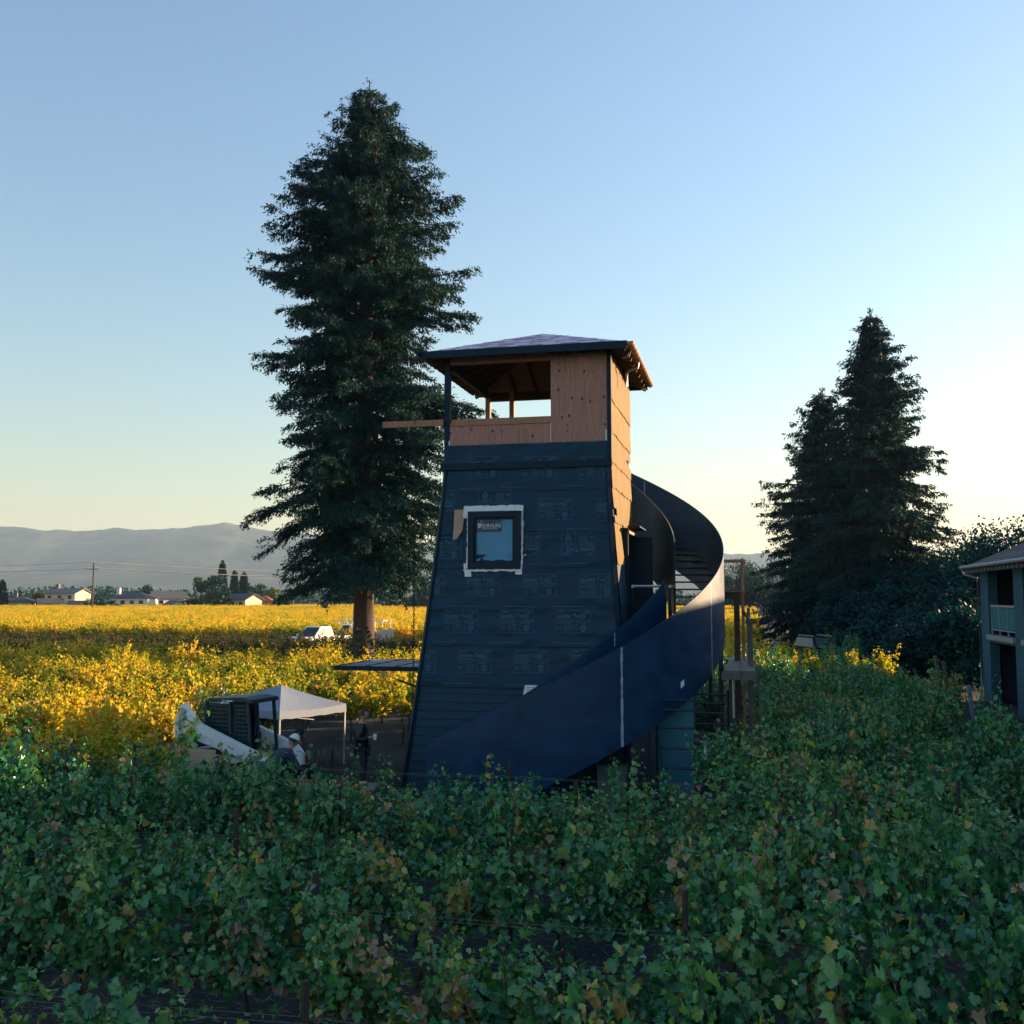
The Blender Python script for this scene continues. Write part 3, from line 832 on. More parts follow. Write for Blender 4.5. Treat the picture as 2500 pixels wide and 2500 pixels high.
def tower_roof():
    e, ze, za = 2.253, 9.56, 10.42
    t = 0.06
    c = [(-e, -e, ze), (e, -e, ze), (e, e, ze), (-e, e, ze)]
    m = MB().add(c + [(0, 0, za)] + [(x, y, z - t) for x, y, z in c] + [(0, 0, za - t)],
                 [(0, 1, 4), (1, 2, 4), (2, 3, 4), (3, 0, 4), (6, 5, 9), (7, 6, 9), (8, 7, 9), (5, 8, 9), (0, 5, 6, 1), (1, 6, 7, 2), (2, 7, 8, 3), (3, 8, 5, 0)])
    roof = m.build('roof', m_roofpaper, tower)
    sheath = MB().add([(x, y, z - t - 0.004) for x, y, z in c] + [(0, 0, za - t - 0.004)], [(1, 0, 4), (2, 1, 4), (3, 2, 4), (0, 3, 4)])
    sheath.build('roof_sheathing', m_wood_dark, roof)
    # lap strips and print on the four slopes
    for k in range(4):
        M = Matrix.Rotation(k * math.pi / 2, 4, 'Z')
        for tt in (0.33, 0.66):
            y = -e * (1 - tt); z = ze + (za - ze) * tt + 0.006; w = e * (1 - tt)
            MB().bar((-w, y, z), (w, y, z), 0.02, 0.012).xform(M).build('underlayment_lap', m_roofpaper, roof)
        f = Flat(); random.seed(31 + k)
        vs, fs = [], []
        for row in range(7):
            tt = 0.07 + row * 0.125
            w = e * (1 - tt) * 0.92
            x = -w + random.uniform(0, 0.4)
            while x < w - 0.1:
                L = random.choice((0.09, 0.16, 0.42, 0.5))
                L = min(L, w - x)
                o = len(vs)
                dz = (za - ze) / e
                # a printed line is a run of short glyph-like dashes
                xx = x
                while xx < x + L - 0.03:
                    gl = random.uniform(0.025, 0.06); o = len(vs)
                    y0 = -e * (1 - tt) ; y1 = y0 + random.uniform(0.08, 0.13)
                    z0 = ze + (za - ze) * tt + 0.008
                    vs += [(xx, y0, z0), (xx + gl, y0, z0), (xx + gl, y1, z0 + (y1 - y0) * dz), (xx, y1, z0 + (y1 - y0) * dz)]
                    fs.append((o, o+1, o+2, o+3)); xx += gl + 0.018
                x += L + random.uniform(0.2, 0.45)
        MB().add(vs, fs).xform(M).build('underlayment_print', m_roofprint, roof)
    random.seed(5)
    # fascias: front and left and back dark, gutters
    for k, mt in ((0, m_trim), (2, m_trim)):
        M = Matrix.Rotation(k * math.pi / 2, 4, 'Z')
        MB().bb(-e - 0.01, e + 0.01, -e - 0.03, -e + 0.005, ze - 0.15, ze + 0.012).xform(M).build('fascia', mt, roof)
    def gutter(sgn, mat, y0, y1):
        m = MB(); pts = []; n = 9
        prof = [(0.075 * math.cos(math.pi + math.pi * i / n), 0.075 * math.sin(math.pi + math.pi * i / n)) for i in range(n + 1)]
        prof += [(x * 0.9, z * 0.9) for x, z in reversed(prof)]
        x0 = sgn * (e + 0.07)
        m.prism([(x0 + x, ze - 0.01 + z) for x, z in prof], y0, y1)
        g_ = m.build('gutter', mat, roof, smooth=True)
        y = y0 + 0.25
        while y < y1:
            MB().prism([(x0 + x * 1.08, ze - 0.012 + z * 1.08) for x, z in prof], y, y + 0.02).build('gutter_seam', m_trim if sgn < 0 else m_copper, g_, smooth=True)
            y += 0.38
        MB().prism([(x0 + x, ze - 0.01 + z) for x, z in prof[:n + 1]], y0 - 0.01, y0).build('gutter_end', mat, g_)
    gutter(1, m_copper, -e - 0.02, e + 0.05)
    gutter(-1, m_trim, -e - 0.16, e + 0.05)
    # rafters: hips and commons with tails
    for k in range(4):
        a_ = math.pi / 4 + k * math.pi / 2
        s = math.sqrt(2)
        p0 = Vector((math.cos(a_) * e * s * 0.985, math.sin(a_) * e * s * 0.985, ze - 0.14)); p1 = Vector((0, 0, za - 0.14))
        MB().bar(p0, p1, 0.05, 0.12).build('rafter', m_wood_dark, roof)
        M = Matrix.Rotation(k * math.pi / 2, 4, 'Z')
        for x in (-1.7, -1.15, -0.6, 0, 0.6, 1.15, 1.7):
            top = 1 - abs(x) / e
            MB().bar((x, -e + 0.02, ze - 0.135), (x, -e + e * top * 0.97, ze - 0.135 + (za - ze) * top * 0.97), 0.045, 0.11).xform(M).build('rafter', m_wood_dark, roof)
    # outlet pipe stubs under the right eave
    MB().tube([(e + 0.07, -0.55, ze - 0.08), (e + 0.05, -0.55, ze - 0.20), (e - 0.14, -0.55, ze - 0.26), (e - 0.20, -0.55, ze - 0.32), (e - 0.20, -0.55, ze - 0.62)], 0.028, 8).build('outlet_pipe', m_galv, roof, smooth=True)
    MB().tube([(e + 0.02, -1.75, ze - 0.10), (e - 0.02, -1.75, ze - 0.22), (e - 0.16, -1.75, ze - 0.24)], 0.02, 6).build('outlet_pipe', m_galv, roof, smooth=True)
tower_roof()

def tower_extras():
    # plank that sticks out to the left at sill height
    MB().bb(-3.28, -1.865, -1.93, -1.885, 7.97, 8.105).build('outrigger_plank', m_wood, tower)
    MB().tube([(-1.80, -1.90, 8.16), (-1.74, -1.915, 8.05), (-1.76, -1.905, 7.98), (-1.70, -1.90, 8.10)], 0.02, 6).build('rope_knot', m_black, tower)
    # hinged awning window held level on the left wall
    z = 2.60
    x1, x0 = -2.36, -4.45
    y0, y1 = -1.75, 0.9
    aw = MB()
    w = 0.07
    aw.bb(x0, x1, y0, y0 + w, z - 0.05, z + 0.05); aw.bb(x0, x1, y1 - w, y1, z - 0.05, z + 0.05)
    aw.bb(x0, x0 + w, y0 + w, y1 - w, z - 0.05, z + 0.05); aw.bb(x1 - w, x1, y0 + w, y1 - w, z - 0.05, z + 0.05)
    a = aw.build('awning_window', m_frame, tower)
    for k in (1, 2):
        xx = x0 + (x1 - x0) * k / 3
        MB().bb(xx - 0.02, xx + 0.02, y0 + w, y1 - w, z - 0.03, z + 0.046).build('glazing_bar', m_frame, a)
    for k in (1, 2, 3):
        yy = y0 + (y1 - y0) * k / 4
        MB().bb(x0 + w, x1 - w, yy - 0.02, yy + 0.02, z - 0.03, z + 0.042).build('glazing_bar', m_frame, a)
    m_awglass = pm('awning_glass', (0.38, 0.42, 0.46), 0.32, 0.2, 2.0)
    for i in range(3):
        for j in range(4):
            xa, xb = x0 + (x1 - x0) * i / 3 + 0.07, x0 + (x1 - x0) * (i + 1) / 3 - 0.05
            ya, yb = y0 + (y1 - y0) * j / 4 + 0.07, y0 + (y1 - y0) * (j + 1) / 4 - 0.05
            MB().bb(xa - 0.03, xb + 0.03, ya - 0.03, yb + 0.03, z + 0.026, z + 0.038).build('pane', m_awglass, a)
    st = MB().cyl((-3.55, y0 + 0.12, z - 0.05), (-2.95, y0 + 0.12, z - 0.25), 0.014).build('gas_strut', m_galv, tower)
    MB().cyl((-2.96, y0 + 0.12, z - 0.247), (-2.40, y0 + 0.12, z - 0.44), 0.024).build('strut_sleeve', m_black, st)
    # door on the stair side
    dr = MB()
    X = hR(4.6) + 0.02
    dr.bb(X - 0.3, X + 0.07, -0.72, -0.64, 3.3, 5.62); dr.bb(X - 0.3, X + 0.07, 0.50, 0.58, 3.3, 5.62); dr.bb(X - 0.3, X + 0.07, -0.72, 0.58, 5.62, 5.72)
    d = dr.build('side_door', m_frame, tower)
    MB().bb(X + 0.072, X + 0.10, -0.74, 0.60, 5.60, 5.72).build('door_head', m_wood, d)
    MB().bb(X - 0.26, X - 0.2, -0.64, 0.50, 3.3, 5.62).build('dark_opening', m_black, d)
    MB().bb(X + 0.075, X + 0.50, 0.50, 0.55, 3.35, 5.58).build('door_leaf', m_frame, d)
    MB().bb(X + 0.06, X + 0.34, -0.78, 0.62, 5.73, 5.76).build('torn_flap', m_trim, d)
tower_extras()

# chain hanging from the plank
def chain():
    c = thing('hanging_chain', 'rusty iron chain hanging from the wooden plank left of the tower', 'chain', (0, 0, 0))
    p = Vector((TC[0], TC[1], 0)) + Vector((-2.52 * CP + -1.91 * SP, 2.52 * SP + -1.91 * CP, 0))
    c.location = (p.x, p.y, 0)
    m = MB(); z = 8.13; k = 0
    while z > 0.6:
        pts = []
        for i in range(9):
            a_ = 2 * math.pi * i / 8
            o = (0.018 * math.cos(a_), 0.042 * math.sin(a_))
            pts.append((o[0], 0, z + o[1]) if k % 2 == 0 else (0, o[0], z + o[1]))
        m.tube(pts, 0.0075, 4)
        z -= 0.062; k += 1
    m.build('links', m_black, c)
    MB().tube([(0.0, -0.04, 8.02), (0, -0.05, 8.12), (0, 0.04, 8.13), (0, 0.05, 8.02)], 0.012, 6).build('loop', m_black, c)
chain()

# ------------------------------------------------------------------ spiral stair wrapped round the tower
stair = thing('spiral_stair', 'sweeping navy steel spiral stair wrapping round the tower', 'staircase', (TC[0], TC[1], 0), 0)
RI, RO, SLOPE, ZB0, SH = 3.03, 4.13, 0.0345, 0.62, 1.92
def pol(r, th, z):
    a_ = R(th)
    return (r * math.sin(a_), -r * math.cos(a_), z)
def zb(th): return ZB0 + SLOPE * th
def helix_wall(r, t0, t1, thick, n):
    m = MB(); vs = []
    for i in range(n + 1):
        th = t0 + (t1 - t0) * i / n
        b = max(0.02, zb(th)); t = zb(th) + SH
        vs += [pol(r, th, b), pol(r, th, t), pol(r + thick, th, t), pol(r + thick, th, b)]
    fs = []
    for i in range(n):
        o = i * 4
        for k in range(4):
            j = (k + 1) % 4
            fs.append((o + k, o + j, o + 4 + j, o + 4 + k))
    fs += [(0, 3, 2, 1), (n*4, n*4+1, n*4+2, n*4+3)]
    return m.add(vs, fs)
def stair_build():
    ow = helix_wall(RO - 0.02, -36, 152, 0.02, 220).build('outer_wall', m_stairmetal, stair, smooth=True)
    iw = helix_wall(RI, -30, 58.5, 0.02, 100).build('inner_wall', m_stairmetal, stair, smooth=True)
    helix_wall(RI, 84, 152, 0.02, 100).build('inner_wall', m_stairmetal, stair, smooth=True)
    step = 5.05
    th = -18.0
    k = 0
    while th < 146:
        zt = zb(th) + 0.72
        if zt > 0.12:
            m = MB(); vs = []
            for s in range(4):
                a_ = th + step * 1.06 * s / 3
                vs += [pol(RI + 0.022, a_, zt), pol(RO - 0.024, a_, zt), pol(RO - 0.024, a_, zt - 0.035), pol(RI + 0.022, a_, zt - 0.035)]
            fs = []
            for s in range(3):
                o = s * 4
                for q in range(4):
                    j = (q + 1) % 4
                    fs.append((o + q, o + j, o + 4 + j, o + 4 + q))
            fs += [(0, 3, 2, 1), (12, 13, 14, 15)]
            m.add(vs, fs).build('tread', m_stairmetal, stair)
        th += step; k += 1
    # pale ground welds on the plates
    def seam(th, r, z0, z1, w=0.03, out=0.002):
        m = MB(); n = 22; vs = []
        for i in range(n + 1):
            z = z0 + (z1 - z0) * i / n
            d = math.degrees(w / r) * random.uniform(0.3, 0.65)
            vs += [pol(r + out, th - d, z), pol(r + out, th + d, z)]
        m.add(vs, [(2*i, 2*i+1, 2*i+3, 2*i+2) for i in range(n)])
        m.build('weld_seam', m_weld, ow)
    seam(19.8, RO, zb(19.8) + 0.01, zb(19.8) + SH - 0.01, 0.05)
    seam(57.2, RO, zb(57.2) + 0.01, zb(57.2) + SH - 0.01, 0.035)
    seam(137.5, RO - 0.022, zb(137) + 1.2, zb(137) + SH - 0.02, 0.03, -0.002)
    seam(27, RI + 0.02, zb(27) + SH - 0.3, zb(27) + SH - 0.02, 0.02)
    # bright top edge strip of the inner wall
    pts = [pol(RI + 0.01, t, zb(t) + SH + 0.006) for t in np.linspace(84, 150, 60)]
    MB().tube(pts, 0.009, 4).build('edge_strip', m_galv, stair)
    # scrap of label on the outer plate
    p = [pol(RO + 0.003, t, z) for t, z in ((40.0, 2.36), (41.6, 2.42), (41.4, 2.54), (40.8, 2.51), (40.0, 2.49))]
    MB().add(p, [(0, 1, 2, 3, 4)]).build('label_scrap', m_white, ow)
    # posts below
    for t in (24, 30, 72, 100, 128):
        for r in (RI + 0.05, RO - 0.08):
            x, y, _ = pol(r, t, 0)
            MB().bb(x - 0.045, x + 0.045, y - 0.045, y + 0.045, 0, zb(t) + 0.35).build('support_post', m_wood_dark if r < 3.5 else m_steel, stair)
    # landing and its pipe rails by the door
    m = MB(); vs = []
    n = 12
    for i in range(n + 1):
        t = 50 + 40 * i / n
        vs += [pol(2.1, t, 3.26), pol(RI + 0.02, t, 3.26), pol(RI + 0.02, t, 3.20), pol(2.1, t, 3.20)]
    fs = []
    for i in range(n):
        o = i * 4
        for q in range(4):
            j = (q + 1) % 4
            fs.append((o + q, o + j, o + 4 + j, o + 4 + q))
    m.add(vs, fs + [(0, 3, 2, 1), (n*4, n*4+1, n*4+2, n*4+3)]).build('landing', m_stairmetal, stair)
    for (t0, r0, t1, r1) in ((55, 2.35, 62, 2.95), (66, 3.02, 80, 3.02)):
        a_, b_ = pol(r0, t0, 4.42), pol(r1, t1, 4.42)
        MB().cyl(a_, b_, 0.03).build('pipe_rail', m_galv, stair)
        for q in (a_, b_):
            MB().cyl((q[0], q[1], 3.26), q, 0.024).build('rail_post', m_steel, stair)
            MB().box(q, (0.06, 0.06, 0.06)).build('rail_clamp', m_galv, stair)
stair_build()

# ------------------------------------------------------------------ scaffolds and site clutter by the stair
def site_clutter():
    ts = thing('timber_scaffold', 'timber scaffold with plank deck standing against the stair', 'scaffold', W(0, 0), -PHI)
    # local x = u, y = v
    MB().bb(-0.48, -0.20, 21.05, 26.0, 2.68, 2.72).build('deck_plank', m_wood_old, ts)
    MB().bb(-0.19, 0.10, 21.0, 25.9, 2.682, 2.724).build('deck_plank', m_wood_old, ts)
    MB().bb(-0.55, 0.14, 21.0, 21.05, 2.55, 2.70).build('ledger', m_wood_old, ts)
    MB().bb(-0.55, 0.14, 25.5, 25.55, 2.55, 2.679).build('ledger', m_wood_old, ts)
    MB().bb(-0.16, -0.09, 24.50, 24.57, 0, 5.08).build('post', m_wood, ts)
    MB().bb(-0.33, -0.20, 24.35, 24.48, 0, 4.30).build('post', m_wood_dark, ts)
    MB().bb(-0.60, -0.06, 24.47, 24.50, 4.98, 5.06).build('beam', m_wood, ts)
    MB().bb(-0.60, -0.22, 24.30, 24.35, 4.14, 4.30).build('beam', m_wood_dark, ts)
    MB().bb(-0.60, -0.10, 24.25, 24.56, 4.304, 4.33).build('beam', m_wood, ts)
    MB().bb(0.02, 0.08, 22.2, 22.26, 0, 3.72).build('post', m_wood_old, ts)
    MB().bb(-0.04, 0.03, 23.0, 23.07, 0, 3.95).build('post', m_wood_old, ts)
    MB().bar((0.06, 22.1, 3.62), (-0.12, 24.6, 3.86), 0.03, 0.09).build('guard_rail', m_wood_old, ts)
    MB().bb(-0.42, -0.34, 21.5, 21.58, 0, 2.675).build('post', m_steel, ts)
    MB().cyl((-0.33, 21.45, 1.75), (-0.33, 21.45, 2.6), 0.025).build('pole_sleeve', m_galv, ts)
    MB().cyl((0.22, 21.2, 0.0), (0.18, 21.25, 2.75), 0.022).build('thin_pole', m_wood_old, ts)

    def frame(name, label, x0, x1, Y, zt, rungs, dy=0.0):
        t = thing(name, label, 'scaffold', (x0, Y, 0), -PHI)
        w = x1 - x0
        MB().cyl((0, 0, 0), (0, 0, zt), 0.024).build('upright', m_steel, t)
        MB().cyl((w, 0, 0), (w, 0, zt), 0.024).build('upright', m_steel, t)
        for z in rungs:
            MB().cyl((0, 0, z), (w, 0, z), 0.022).build('rung', m_steel, t)
        return t
    frame('scaffold_frame', 'dark steel ladder frame in front of the grey panel below the stair', 2.86, 3.60, 20.5, 2.25, (0.84, 1.22, 1.62, 1.97, 2.16))
    frame('scaffold_frame', 'dark steel ladder frame beside the white tool case', 3.66, 4.42, 21.3, 2.30, (0.62, 1.14, 1.60, 1.82, 2.02, 2.20))
    frame('scaffold_frame', 'short dark steel frame standing furthest back below the stair', 3.75, 3.98, 22.6, 2.65, (1.3, 2.3, 2.58))
    p = thing('grey_panel', 'flat blue-grey door panel standing under the stair', 'panel', (2.96, 21.35, 0), -PHI)
    MB().bb(0, 0.78, 0, 0.04, 0.02, 2.3).build('leaf', m_panel, p)
    MB().bb(0.69, 0.73, -0.03, 0, 1.02, 1.07).build('latch', m_black, p)
    MB().tube([(0.04, -0.01, 1.45), (0.06, -0.02, 1.2), (0.10, -0.02, 0.9), (0.16, -0.02, 0.5)], 0.006, 4).build('cord', m_black, p)
    b = thing('tool_case', 'white plastic tool case on a stand beside the steel scaffold', 'case', (4.08, 20.75, 0), -PHI - 0.1)
    MB().bb(-0.235, 0.235, -0.16, 0.16, 0.93, 1.24).build('case_body', m_whiteplastic, b, bevel=0.02)
    MB().bb(-0.12, -0.03, -0.165, -0.158, 1.08, 1.19).build('port', m_black, b)
    for x in (-0.2, 0.2):
        for y in (-0.13, 0.13):
            MB().cyl((x * 1.1, y * 1.2, 0), (x, y, 0.93), 0.014).build('stand_leg', m_steel, b)
    gb = thing('rubbish_bin', 'dull green bin in the dark below the stair', 'bin', (2.02, 20.9, 0), -PHI)
    MB().prism([(-0.25, 0.0), (0.25, 0.0), (0.29, 0.85), (-0.29, 0.85)], -0.25, 0.25).build('bin_body', pm('bin_green', (0.10, 0.15, 0.12), 0.6), gb)
    MB().bb(-0.30, 0.30, -0.27, 0.27, 0.853, 0.89).build('bin_lid', m_cab, gb)
    # boards left of the tower
    wt = thing('work_table', 'low work table stacked with boards left of the tower base', 'table', tuple(at(800, 1900, 18.6).xy) + (0,), -PHI + 0.12)
    MB().bb(-1.5, 0.9, -0.35, 0.35, 0.80, 0.84).build('table_top', m_wood_old, wt)
    for x in (-1.3, 0.7):
        for y in (-0.28, 0.28):
            MB().bar((x, y * 1.2, 0), (x, y, 0.80), 0.06).build('leg', m_wood_old, wt)
    bd = thing('stacked_board', 'pale lumber board lying across the work table', 'board', tuple(at(812, 1900, 18.6).xy) + (0,), -PHI + 0.3)
    MB().bb(-0.8, 0.6, -0.12, 0.12, 0.845, 0.885).build('board', m_wood, bd)
    lv = thing('red_level', 'long red spirit level on the boards of the work table', 'tool', tuple(at(800, 1893, 18.5).xy) + (0,), -PHI + 0.05)
    MB().bb(-0.55, 0.55, -0.025, 0.025, 0.888, 0.94).build('level_body', pm('red_paint', (0.45, 0.04, 0.05), 0.45), lv)
    MB().bb(-0.06, 0.06, -0.027, 0.027, 0.90, 0.93).build('vial', m_whiteplastic, lv)
    ic = thing('white_cooler', 'white cooler box with yellow label half hidden behind the front vines', 'cooler', tuple(at(715, 1990, 16.6).xy) + (0,), 0.2)
    MB().bb(-0.36, 0.36, -0.2, 0.2, 0.0, 0.55).build('cooler_body', m_whiteplastic, ic, bevel=0.03)
    MB().bb(-0.375, 0.375, -0.215, 0.215, 0.553, 0.66).build('lid', m_whiteplastic, ic, bevel=0.02)
    MB().bb(0.08, 0.22, -0.206, -0.203, 0.25, 0.42).build('label_patch', pm('yellow_label', (0.6, 0.42, 0.04), 0.5), ic)
    ps = thing('plywood_sheet', 'tan plywood sheet leaning behind the vines left of the loader', 'board', tuple(at(462, 1850, 19.6).xy) + (0,), -0.35)
    MB().box((0, 0.1, 0.66), (0.9, 0.02, 1.32), (R(-8), 0, 0)).build('sheet', m_tan, ps)
    # steel stakes standing in the clearing
    for i, (px, Y, h) in enumerate(((800, 17.6, 1.12), (758, 17.2, 0.85), (812, 22.6, 0.9))):
        s = thing('steel_stake', ['tall thin dark stake beside the work table', 'short dark stake left of the work table', 'dark stake in the clearing behind the standing man'][i], 'stake', tuple(at(px, 1850, Y).xy) + (0,))
        MB().bb(-0.025, 0.025, -0.025, 0.025, 0, h).build('shaft', m_stake, s)
site_clutter()

# ------------------------------------------------------------------ pop-up canopy
def canopy():
    t = thing('pop_up_canopy', 'pale pop-up canopy tent pitched low behind the loader', 'canopy tent', tuple(at(694, 1740, 26.0).xy) + (0,), R(-36.6))
    h = 1.08; ze, zv, za = 1.50, 1.30, 1.98
    c = [(-h * 1.6, -h), (h, -h), (h, h), (-h * 1.6, h)]
    n = 8
    for k in range(4):
        a_, b_ = Vector((*c[k], ze)), Vector((*c[(k + 1) % 4], ze)); ap = Vector((-h * 0.12, 0, za))
        vs = []; fs = []
        for j in range(n + 1):
            for i in range(n + 1):
                p = a_.lerp(b_, i / n).lerp(ap, j / n)
                sag = 0.05 * math.sin(math.pi * i / n) * (1 - j / n) + 0.03 * math.sin(math.pi * j / n)
                vs.append(p - Vector((0, 0, sag)))
        for j in range(n):
            for i in range(n):
                fs.append((j*(n+1)+i, j*(n+1)+i+1, (j+1)*(n+1)+i+1, (j+1)*(n+1)+i))
        m = MB().add(vs, fs); m.build('canopy_panel', m_canvas, t, smooth=True)
        vs = []
        for i in range(13):
            p = a_.lerp(b_, i / 12); s_ = 0.05 * math.sin(math.pi * i / 12)
            vs += [p - Vector((0, 0, s_)), Vector((p.x * 1.01, p.y * 1.01, zv - 0.3 * s_ + 0.01 * math.sin(i * 2.1)))]
        MB().add(vs, [(2*i, 2*i+1, 2*i+3, 2*i+2) for i in range(12)]).build('valance', m_canvas, t, smooth=True)
        MB().bb(c[k][0] * 0.98 - 0.018, c[k][0] * 0.98 + 0.018, c[k][1] * 0.98 - 0.018, c[k][1] * 0.98 + 0.018, 0, ze - 0.03).build('leg', m_galv, t)
        MB().bar((a_.x * .95, a_.y * .95, ze - 0.12), ((a_.x + b_.x) / 2, (a_.y + b_.y) / 2, ze - 0.30), 0.02).build('strut', m_galv, t)
canopy()

# ------------------------------------------------------------------ skid-steer loader
def skid_steer():
    t = thing('skid_steer', 'white skid-steer loader with dark mesh cab parked in the vines', 'loader', tuple(at(590, 1850, 22.2).xy) + (0,), R(-24))
    b = MB(); b.prism([(-1.02, 0.30), (0.85, 0.28), (0.95, 0.55), (0.60, 0.80), (-0.60, 0.92), (-1.02, 0.95)], -0.50, 0.50)
    b.build('body', m_white_paint, t, bevel=0.02)
    MB().prism([(-1.12, 0.42), (-1.03, 0.40), (-1.03, 1.05), (-1.10, 1.02)], -0.52, 0.52).build('rear_door', m_cab, t)
    MB().bb(-0.6, 0.6, -0.515, -0.501, 0.62, 0.74).build('orange_stripe', m_orange, t)
    MB().bb(-0.40, 0.05, -0.520, -0.502, 0.78, 0.88).build('number_plate', m_whiteplastic, t)
    MB().prism([(-1.00, 0.955), (-0.60, 0.925), (-0.62, 1.30), (-0.96, 1.28)], -0.44, 0.44).build('engine_hood', m_cab, t, bevel=0.02)
    for s in (-1, 1):
        for x in (-0.68, 0.50):
            w = MB().cyl((x, s * 0.54, 0.40), (x, s * 0.82, 0.40), 0.40, n=20).build('wheel', m_black, t, smooth=True, bevel=0.03)
            MB().cyl((x, s * 0.80, 0.40), (x, s * 0.835, 0.40), 0.20, n=14).build('rim', m_white_paint, w)
        # lift arm and rear upright
        y0, y1 = s * 0.60, s * 0.73
        lo, hi = min(y0, y1), max(y0, y1)
        arm = MB().prism([(-1.12, 1.60), (-1.04, 1.80), (-0.84, 1.80), (-0.56, 1.54), (0.95, 1.02), (1.10, 0.86), (1.12, 0.50), (0.98, 0.46), (0.92, 0.78), (0.70, 0.86), (-0.68, 1.20), (-1.00, 1.26)], lo, hi)
        a_ = arm.build('lift_arm', m_white_paint, t, bevel=0.012)
        MB().prism([(-1.20, 1.55), (-1.06, 1.92), (-0.94, 1.95), (-0.86, 1.82), (-0.98, 1.30), (-0.78, 0.85), (-1.08, 0.70), (-1.18, 1.10)], lo + s * 0.0, hi - s * 0.0 if False else hi).build('rear_upright', m_white_paint, t)
        MB().cyl((-0.96, s * 0.58, 1.80), (-0.96, s * 0.76, 1.80), 0.055, n=12).build('pivot_pin', m_galv, a_)
        MB().cyl((-1.10, s * 0.58, 1.52), (-1.10, s * 0.76, 1.52), 0.05, n=12).build('pivot_pin', m_galv, a_)
        MB().cyl((-1.0, s * 0.66, 0.90), (-0.15, s * 0.66, 1.10), 0.045, n=10).build('lift_cylinder', m_galv, t)
        MB().tube([(-0.55, s * 0.742, 1.36), (-0.2, s * 0.742, 1.26), (-0.16, s * 0.742, 1.12), (-0.35, s * 0.742, 1.14)], 0.012, 5).build('arm_weld', m_whiteplastic, a_)
    # cab: posts, roof, screens
    cabz0, cabz1 = 0.86, 2.02
    roof = MB().prism([(-0.62, cabz1 - 0.06), (0.40, cabz1 - 0.02), (0.62, cabz1 - 0.05), (0.60, cabz1 + 0.03), (0.30, cabz1 + 0.07), (-0.58, cabz1 + 0.02)], -0.45, 0.45).build('cab_roof', m_cab, t, bevel=0.015)
    for s in (-1, 1):
        y = s * 0.43
        MB().bar((-0.60, y, cabz0), (-0.60, y, cabz1 - 0.05), 0.06).build('cab_post', m_cab, t)
        MB().bar((0.10, y, cabz0), (0.02, y, cabz1 - 0.04), 0.09, 0.05).build('cab_post', m_cab, t)
        MB().bar((0.60, y, cabz0 - 0.1), (0.48, y, cabz1 - 0.04), 0.055).build('cab_post', m_cab, t)
        for (x0, x1, nm) in ((-0.56, -0.02, 9), (0.14, 0.50, 6)):
            sc = MB()
            for i in range(nm + 1):
                x = x0 + (x1 - x0) * i / nm
                sc.bb(x - 0.012, x + 0.012, y - 0.008, y + 0.008, cabz0 + 0.10, cabz1 - 0.08)
            for j in range(12):
                z = cabz0 + 0.12 + j * 0.085
                sc.bb(x0, x1, y - 0.0085, y + 0.0085, z - 0.014, z + 0.014)
            if s < 0 or x0 < 0:
                sc.build('side_screen', m_cab, t)
        MB().bb(-0.58, 0.08, y - 0.02, y + 0.02, cabz0 - 0.02, cabz0 + 0.32).build('cab_side_panel', m_cab, t)
        MB().bb(-0.57, 0.00, y - s * 0.035 - 0.004, y - s * 0.035 + 0.004, cabz0 + 0.33, cabz1 - 0.08).build('side_glass', m_darkglass, t)
    MB().bb(-0.62, -0.58, -0.40, 0.40, cabz0, cabz1 - 0.3).build('cab_rear', m_cab, t)
    s_ = MB(); s_.bb(-0.40, 0.05, -0.24, 0.24, 0.95, 1.08); s_.box((-0.40, 0, 1.38), (0.12, 0.46, 0.62), (0, R(-10), 0))
    s_.build('seat', m_black, t, bevel=0.03)
    for s in (-1, 1):
        MB().cyl((0.30, s * 0.20, 0.9), (0.34, s * 0.18, 1.30), 0.018).build('control_lever', m_black, t)
    dc = MB()
    for k, w_ in enumerate((0.02, 0.03, 0.0, 0.03, 0.025, 0.03, 0.02, 0.03)):
        if w_: dc.bb(0.02 + k * 0.034 - 0.2, 0.02 + k * 0.034 - 0.2 + w_, -0.4530, -0.4515, cabz1 - 0.025, cabz1 + 0.0)
    dc.build('roof_decal', m_white, t)
    bk = MB().prism([(1.05, 0.15), (1.15, 0.62), (1.22, 0.62), (1.20, 0.28), (1.75, 0.10), (1.75, 0.06), (1.15, 0.06)], -0.85, 0.85).build('bucket', m_cab, t)
    MB().prism([(1.15, 0.07), (1.23, 0.62), (1.75, 0.08)], -0.872, -0.852).build('bucket_side', m_cab, bk)
    MB().prism([(1.15, 0.07), (1.23, 0.62), (1.75, 0.08)], 0.852, 0.872).build('bucket_side', m_cab, bk)
skid_steer()

# ------------------------------------------------------------------ people
def skin_mesh(name, joints, edges, mat, sub=2, root=0):
    me = bpy.data.meshes.new(name + '_cage')
    me.from_pydata([j[:3] for j in joints], edges, [])
    ob = bpy.data.objects.new(name + '_cage', me); C.objects.link(ob)
    md = ob.modifiers.new('s', 'SKIN'); md.use_smooth_shade = True
    for i, j in enumerate(joints):
        r = j[3] if len(j) == 4 else (j[3], j[4])
        me.skin_vertices[0].data[i].radius = (r, r) if not isinstance(r, tuple) else r
        me.skin_vertices[0].data[i].use_root = (i == root)
    sd = ob.modifiers.new('d', 'SUBSURF'); sd.levels = sub; sd.render_levels = sub
    dg = bpy.context.evaluated_depsgraph_get()
    out = bpy.data.meshes.new_from_object(ob.evaluated_get(dg))
    bpy.data.objects.remove(ob); bpy.data.meshes.remove(me)
    out.materials.clear(); out.materials.append(mat)
    out.polygons.foreach_set('use_smooth', [True] * len(out.polygons))
    return out
